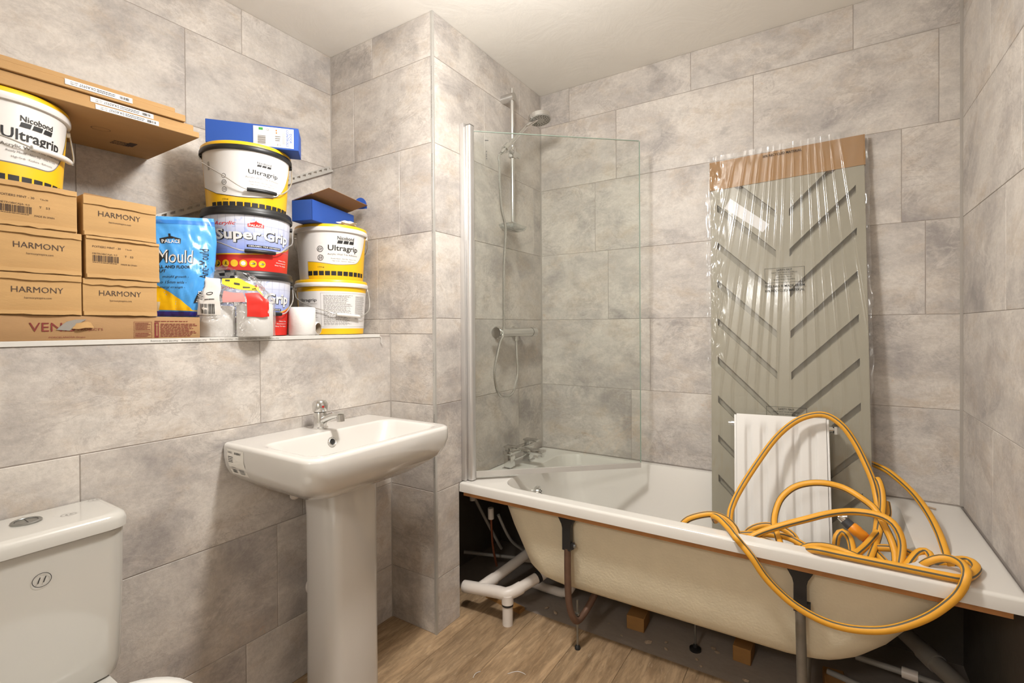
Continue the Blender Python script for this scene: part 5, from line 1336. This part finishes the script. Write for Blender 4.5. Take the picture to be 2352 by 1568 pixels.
# ---- yellow garden hose
HOSE = pm('yellow_hose', 'dd9e2c', .5, var=.08, scale=30); HSTR = pm('hose_stripe', '55503f', .6)
hose = thing('garden_hose', 'coiled yellow hose with a grey stripe, heaped in the bath and over its rim', 'hose', (0, 1.8, .565))
HP = [
    [(-0.282,1.78,0.524),(-0.278,1.8,0.549),(-0.279,1.82,0.573),(-0.264,1.88,0.62),(-0.219,1.95,0.704),(-0.157,2.01,0.802),(-0.098,2.05,0.861),(-0.042,2.06,0.889),(0.003,2.06,0.89),(0.046,2.05,0.86),(0.08,2.04,0.808),(0.108,2.02,0.746),(0.127,2.0,0.694),(0.135,1.98,0.652),(0.137,1.95,0.623),(0.132,1.9,0.59),(0.126,1.87,0.562)],
    [(-0.435,1.72,0.507),(-0.422,1.72,0.526),(-0.398,1.73,0.553),(-0.351,1.74,0.574),(-0.315,1.75,0.578),(-0.278,1.75,0.568),(-0.253,1.74,0.549),(-0.237,1.72,0.526)],
    [(-0.317,1.76,0.554),(-0.316,1.73,0.578),(-0.292,1.7,0.584),(-0.265,1.67,0.576),(-0.246,1.631,0.578),(-0.228,1.591,0.578),(-0.216,1.599,0.56),(-0.187,1.591,0.532),(-0.156,1.591,0.487),(-0.118,1.591,0.45),(-0.073,1.591,0.42),(-0.016,1.591,0.4),(0.035,1.591,0.396),(0.085,1.591,0.404),(0.132,1.591,0.421),(0.178,1.591,0.45),(0.221,1.591,0.488),(0.258,1.592,0.534),(0.275,1.596,0.562),(0.282,1.596,0.583),(0.288,1.611,0.6),(0.289,1.661,0.6),(0.275,1.695,0.597),(0.253,1.706,0.59),(0.227,1.7,0.577),(0.209,1.73,0.539),(0.194,1.74,0.508)],
    [(-0.229,1.69,0.506),(-0.217,1.7,0.531),(-0.177,1.72,0.559),(-0.116,1.74,0.588),(-0.056,1.76,0.612),(0.002,1.78,0.634),(0.059,1.8,0.646),(0.114,1.8,0.65),(0.149,1.79,0.644),(0.168,1.78,0.626),(0.178,1.77,0.597),(0.178,1.76,0.571),(0.171,1.74,0.535)],
    [(-0.116,1.71,0.516),(-0.132,1.76,0.545),(-0.145,1.8,0.562),(-0.144,1.84,0.593),(-0.129,1.87,0.632),(-0.095,1.89,0.667),(-0.052,1.9,0.686),(-0.006,1.9,0.694),(0.043,1.9,0.688),(0.085,1.88,0.672),(0.122,1.86,0.648),(0.141,1.83,0.616),(0.157,1.81,0.582),(0.165,1.78,0.552),(0.164,1.75,0.525)],
    [(0.118,2.29,0.694),(0.148,2.27,0.689),(0.186,2.24,0.678),(0.223,2.18,0.656),(0.25,2.1,0.637),(0.267,2.0,0.618),(0.277,1.92,0.596),(0.28,1.85,0.578),(0.281,1.8,0.555),(0.268,1.74,0.532)],
    [(0.138,2.03,0.678),(0.14,2.0,0.702),(0.148,1.98,0.674),(0.148,1.95,0.634),(0.136,1.88,0.584),(0.124,1.84,0.55),(0.104,1.76,0.528),(0.096,1.74,0.512)],
    [(0.164,2.02,0.626),(0.164,1.98,0.599),(0.146,1.92,0.582),(0.125,1.86,0.571),(0.096,1.81,0.546),(0.066,1.75,0.533),(0.05,1.73,0.517)],
    [(-0.054,1.69,0.543),(-0.03,1.622,0.578),(0.019,1.622,0.578),(0.07,1.622,0.578),(0.118,1.622,0.578),(0.163,1.622,0.578),(0.207,1.622,0.578),(0.252,1.622,0.578),(0.28,1.626,0.578),(0.306,1.662,0.578),(0.326,1.717,0.578),(0.323,1.754,0.578),(0.306,1.759,0.578),(0.285,1.74,0.578)],
    [(-0.077,1.69,0.524),(-0.07,1.7,0.537),(-0.048,1.72,0.546),(-0.01,1.73,0.552),(0.028,1.73,0.551),(0.064,1.72,0.546),(0.094,1.7,0.543)],
    [(-0.29,1.74,0.502),(-0.282,1.75,0.516),(-0.225,1.76,0.529),(-0.16,1.77,0.54),(-0.105,1.76,0.546),(-0.064,1.74,0.54),(-0.032,1.7,0.538),(-0.013,1.69,0.526)],
    [(-0.235,1.8,0.492),(-0.227,1.81,0.515),(-0.204,1.81,0.538),(-0.169,1.82,0.55),(-0.126,1.82,0.549),(-0.091,1.8,0.54),(-0.077,1.78,0.517),(-0.076,1.75,0.491)],
    [(-0.185,1.72,0.538),(-0.151,1.71,0.538),(-0.118,1.7,0.531),(-0.093,1.69,0.524)],
    [(0.021,1.82,0.511),(0.026,1.84,0.549),(0.041,1.85,0.563),(0.058,1.83,0.553),(0.064,1.78,0.536),(0.063,1.75,0.517)],
    [(0.106,1.865,0.542),(0.12,1.83,0.53),(0.139,1.76,0.53),(0.151,1.74,0.522)],
    [(0.179,1.72,0.533),(0.195,1.75,0.55),(0.215,1.78,0.566),(0.233,1.79,0.571),(0.243,1.77,0.564),(0.23,1.73,0.55)],
    [(0.126,1.82,0.545),(0.162,1.82,0.551),(0.194,1.8,0.555),(0.217,1.77,0.552),(0.236,1.72,0.544)],
    [(0.204,1.69,0.534),(0.236,1.72,0.554),(0.267,1.74,0.568),(0.278,1.73,0.571)],
]
bm = bm_new()
for i, s in enumerate(HP): tube(bm, catmull(s, .011), .0103, 14, stripe=((i * 5 % 14, (i * 5 + 5) % 14, (i * 5 + 10) % 14), 1))
part('hose_tube', bm, [HOSE, HSTR], hose, world=True, smooth=80)
ca, cb, cc = Vector((.042, 1.88, .593)), Vector((.0616, 1.875, .577)), Vector((.0996, 1.868, .5504)); dn = (cc - cb).normalized()
bm = bm_new(); tube(bm, [cb, cb + dn * .006, cb + dn * .022, cb + dn * .026, cb + dn * .040, cc], [.014, .0175, .0175, .016, .0165, .0145], 18)
cn = part('hose_connector', bm, pm('orange_plastic', 'e8901c', .4), hose, world=True)
bm = bm_new(); tube(bm, [cc, cc + dn * .006], .0152, 18); part('red_ring', bm, REDP, cn, world=True)
bm = bm_new(); tube(bm, [cc + dn * .006, cc + dn * .02], [.0125, .0105], 16); tube(bm, [ca + dn * .004, cb], [.0145, .0155], 16); part('grey_collar', bm, pm('dark_grey_plastic', '3c3d40', .5), cn, world=True)
bm = bm_new(); tube(bm, [ca - dn * .012, ca + dn * .004], [.009, .012], 14); tube(bm, [ca + Vector((-.012, 0, .004)), ca + Vector((.012, -.002, .010))], .006, 10); part('metal_coupling', bm, CHROME, cn, world=True)

# ---- waste pipes at the tap end
wp = thing('waste_pipe', 'white plastic waste pipe with tee and elbows at the tap end, under the bath', 'pipe', (-1.10, 1.672, 0))
r = .0215
bm = bm_new(); cyl_between(bm, (-1.097, 1.672, 0), (-1.097, 1.672, .10), r, 20); part('down_pipe', bm, PVC, wp, world=True)
bm = bm_new(); tube(bm, catmull([(-1.19, 1.673, .112), (-1.135, 1.672, .119), (-1.105, 1.674, .121), (-1.083, 1.70, .126), (-1.068, 1.73, .133)], .012), .0248, 20); cyl_between(bm, (-1.097, 1.672, .086), (-1.098, 1.673, .12), .0245, 20); part('elbow', bm, PVC, wp, world=True)
bm = bm_new(); cyl_between(bm, (-1.097, 1.672, .078), (-1.097, 1.672, .086), .0235, 20); part('rubber_ring', bm, BLACKP, wp, world=True)
bm = bm_new(); cyl_between(bm, (-1.315, 1.667, .098), (-1.185, 1.673, .113), .0248, 20); tube(bm, [(-1.235, 1.672, .108), (-1.222, 1.72, .118), (-1.215, 1.75, .122)], .0245, 20); part('tee', bm, PVC, wp, world=True)
bm = bm_new(); cyl_between(bm, (-1.216, 1.745, .122), (-1.165, 1.97, .165), r, 20); part('branch_pipe', bm, PVC, wp, world=True)
bm = bm_new(); cyl_between(bm, (-1.070, 1.727, .132), (-1.02, 1.83, .158), r, 20); part('branch_pipe', bm, PVC, wp, world=True)
bm = bm_new(); cyl_between(bm, (-1.035, 1.80, .150), (-1.028, 1.815, .154), .0235, 20); part('rubber_ring', bm, BLACKP, wp, world=True)
bm = bm_new(); tube(bm, catmull([(-1.02, 1.83, .158), (-.985, 1.875, .165), (-.955, 1.92, .16), (-.94, 1.945, .12), (-.945, 1.95, .07), (-.98, 1.95, .035), (-1.05, 1.952, .03), (-1.14, 1.955, .03)], .014), .019, 16); part('trap', bm, PVC, wp, world=True)

# ---- supply pipes in the dark corner
DPIPE = pm('grey_supply_pipe', '8d8983', .5, var=.1); COP = pm('old_copper', '8a5138', .45, .6, var=.25, scale=20)
def pipe(name, label, pts, r, m, fits=()):
    t = thing(name, label, 'pipe', tuple(Vector(pts[0]) * 1.0), group='supply pipes behind the tap end')
    bm = bm_new(); tube(bm, catmull(pts, .02), r, 12); part('pipe_run', bm, m, t, world=True)
    for a_, b_, rr in fits:
        bm = bm_new(); cyl_between(bm, a_, b_, rr, 14); part('pipe_fitting', bm, PVC, t, world=True)
pipe('supply_pipe', 'grey plastic supply pipe slanting down in the dark gap beside the tiled pillar', [(-1.40, 1.84, .43), (-1.37, 1.90, .30), (-1.34, 1.99, .13)], .0075, DPIPE, [((-1.40, 1.84, .44), (-1.40, 1.84, .40), .013)])
pipe('copper_pipe', 'thin old copper pipe standing in the dark gap under the tap end', [(-1.31, 1.86, .36), (-1.315, 1.88, .2), (-1.32, 1.92, .08)], .0055, COP, [((-1.31, 1.86, .375), (-1.31, 1.862, .325), .014)])
pipe('supply_pipe', 'grey supply pipe slanting right behind the copper pipe', [(-1.285, 1.885, .34), (-1.265, 1.96, .2), (-1.24, 2.06, .11)], .007, DPIPE)
pipe('supply_pipe', 'grey supply pipe lying low in the gap with a white end fitting', [(-1.50, 1.90, .11), (-1.30, 2.0, .095), (-1.19, 2.05, .09)], .0085, DPIPE, [((-1.23, 2.03, .092), (-1.185, 2.052, .09), .016)])
# right end
t = thing('drain_pipe', 'dark grey drain pipe slanting under the sloping end of the bath', 'pipe', (.15, 2.0, .1))
bm = bm_new(); cyl_between(bm, (.17, 2.10, .215), (.385, 1.70, .185), .024, 20); part('pipe_run', bm, pm('dirty_grey_pipe', '77726b', .6, var=.15), t, world=True)
bm = bm_new(); cyl_between(bm, (.25, 1.95, .204), (.275, 1.904, .2005), .028, 20); part('pipe_fitting', bm, MATS['dirty_grey_pipe'], t, world=True)
pipe('supply_pipe', 'pale pipe low under the sloping end of the bath', [(.08, 2.0, .10), (.20, 1.98, .105), (.36, 1.95, .11)], .010, DPIPE, [((.20, 1.98, .105), (.24, 1.973, .1065), .017)])
pipe('supply_pipe', 'second pale pipe close to the floor under the sloping end', [(.0, 1.95, .05), (.16, 1.90, .055), (.34, 1.83, .06)], .010, DPIPE, [((.12, 1.913, .054), (.165, 1.899, .055), .016)])

# ---- timber under the bath
WOOD = pm('pine_offcut', '9a6f3c', .8, var=.2, scale=16, stretch=(1, 1, 4), bump=.2)
single('wood_block', B(-.035, .035, -.045, .045, 0, .055, .002, 1), WOOD, 'pine block lying on the bare floor left of the centre foot', 'wood block', 'timber blocks under the bath', (-.648, 1.955, -.004), (0, 0, .05))
single('wood_block', B(-.03, .03, -.045, .045, 0, .055, .002, 1), WOOD, 'pine block lying on the bare floor right of the centre foot', 'wood block', 'timber blocks under the bath', (-.258, 1.972, -.004), (0, 0, -.04))
single('wood_block', B(-.03, .03, -.045, .045, 0, .05, .002, 1), WOOD, 'dark pine block under the sloping end of the bath', 'wood block', 'timber blocks under the bath', (.02, 1.94, -.004), (0, 0, .1))
single('wood_batten', B(-.10, .10, -.018, .018, 0, .018, .001, 1), WOOD, 'short timber batten on the floor beneath the white waste pipe', 'batten', loc=(-1.19, 1.79, .0005 - .004), rot=(0, 0, -.15))
# ---- rubble chips
CHIP = pm('plaster_chip', 'a8937d', .9, var=.2)
rnd = random.Random(5)
for i, (x, y, s_) in enumerate(((-1.02, 1.86, .010), (-.97, 1.845, .012), (-.90, 1.90, .007), (-.58, 1.865, .014), (-.52, 1.90, .008), (-.51, 1.86, .010), (-.36, 1.955, .012), (-.40, 1.86, .009), (-.345, 1.94, .010), (-.38, 1.83, .008), (-.235, 1.835, .011), (-.10, 1.88, .010), (-.06, 1.86, .008), (-.75, 1.90, .006), (-.68, 1.85, .006))):
    bm = bm_new(); bmesh.ops.create_icosphere(bm, subdivisions=1, radius=s_)
    for v in bm.verts: v.co = Vector((v.co.x * rnd.uniform(.7, 1.4), v.co.y * rnd.uniform(.4, 1.0), v.co.z * rnd.uniform(.2, .5)))
    mn = min(v.co.z for v in bm.verts)
    single('rubble_chip', bm, CHIP, 'small crumb of plaster rubble on the bare floor under the bath', 'rubble', 'rubble crumbs under the bath', (x, y, -.004 - mn), (0, 0, rnd.uniform(0, 6)), smooth=0)
for lb, p in (('thin white sealant thread on the wood floor nearest the basin pedestal', [(-1.03, 1.35, .001), (-1.035, 1.37, .002), (-1.028, 1.39, .001)]), ('thin white curled thread on the wood floor below the waste pipe', [(-.94, 1.43, .001), (-.92, 1.455, .002), (-.90, 1.462, .001), (-.885, 1.46, .001)])):
    bm = bm_new(); tube(bm, catmull(p, .005), .0009, 6); single('sealant_thread', bm, LABEL, lb, 'thread')
# bath rim crumbs
bm = bm_new(); tube(bm, [(-.02, 0, .004), (.0, .002, .006), (.018, -.003, .004)], .0035, 6); single('screw_plug', bm, CHIP, 'small grey scrap lying on the bath rim in the back corner', 'scrap', loc=(.30, 2.23, RIM))
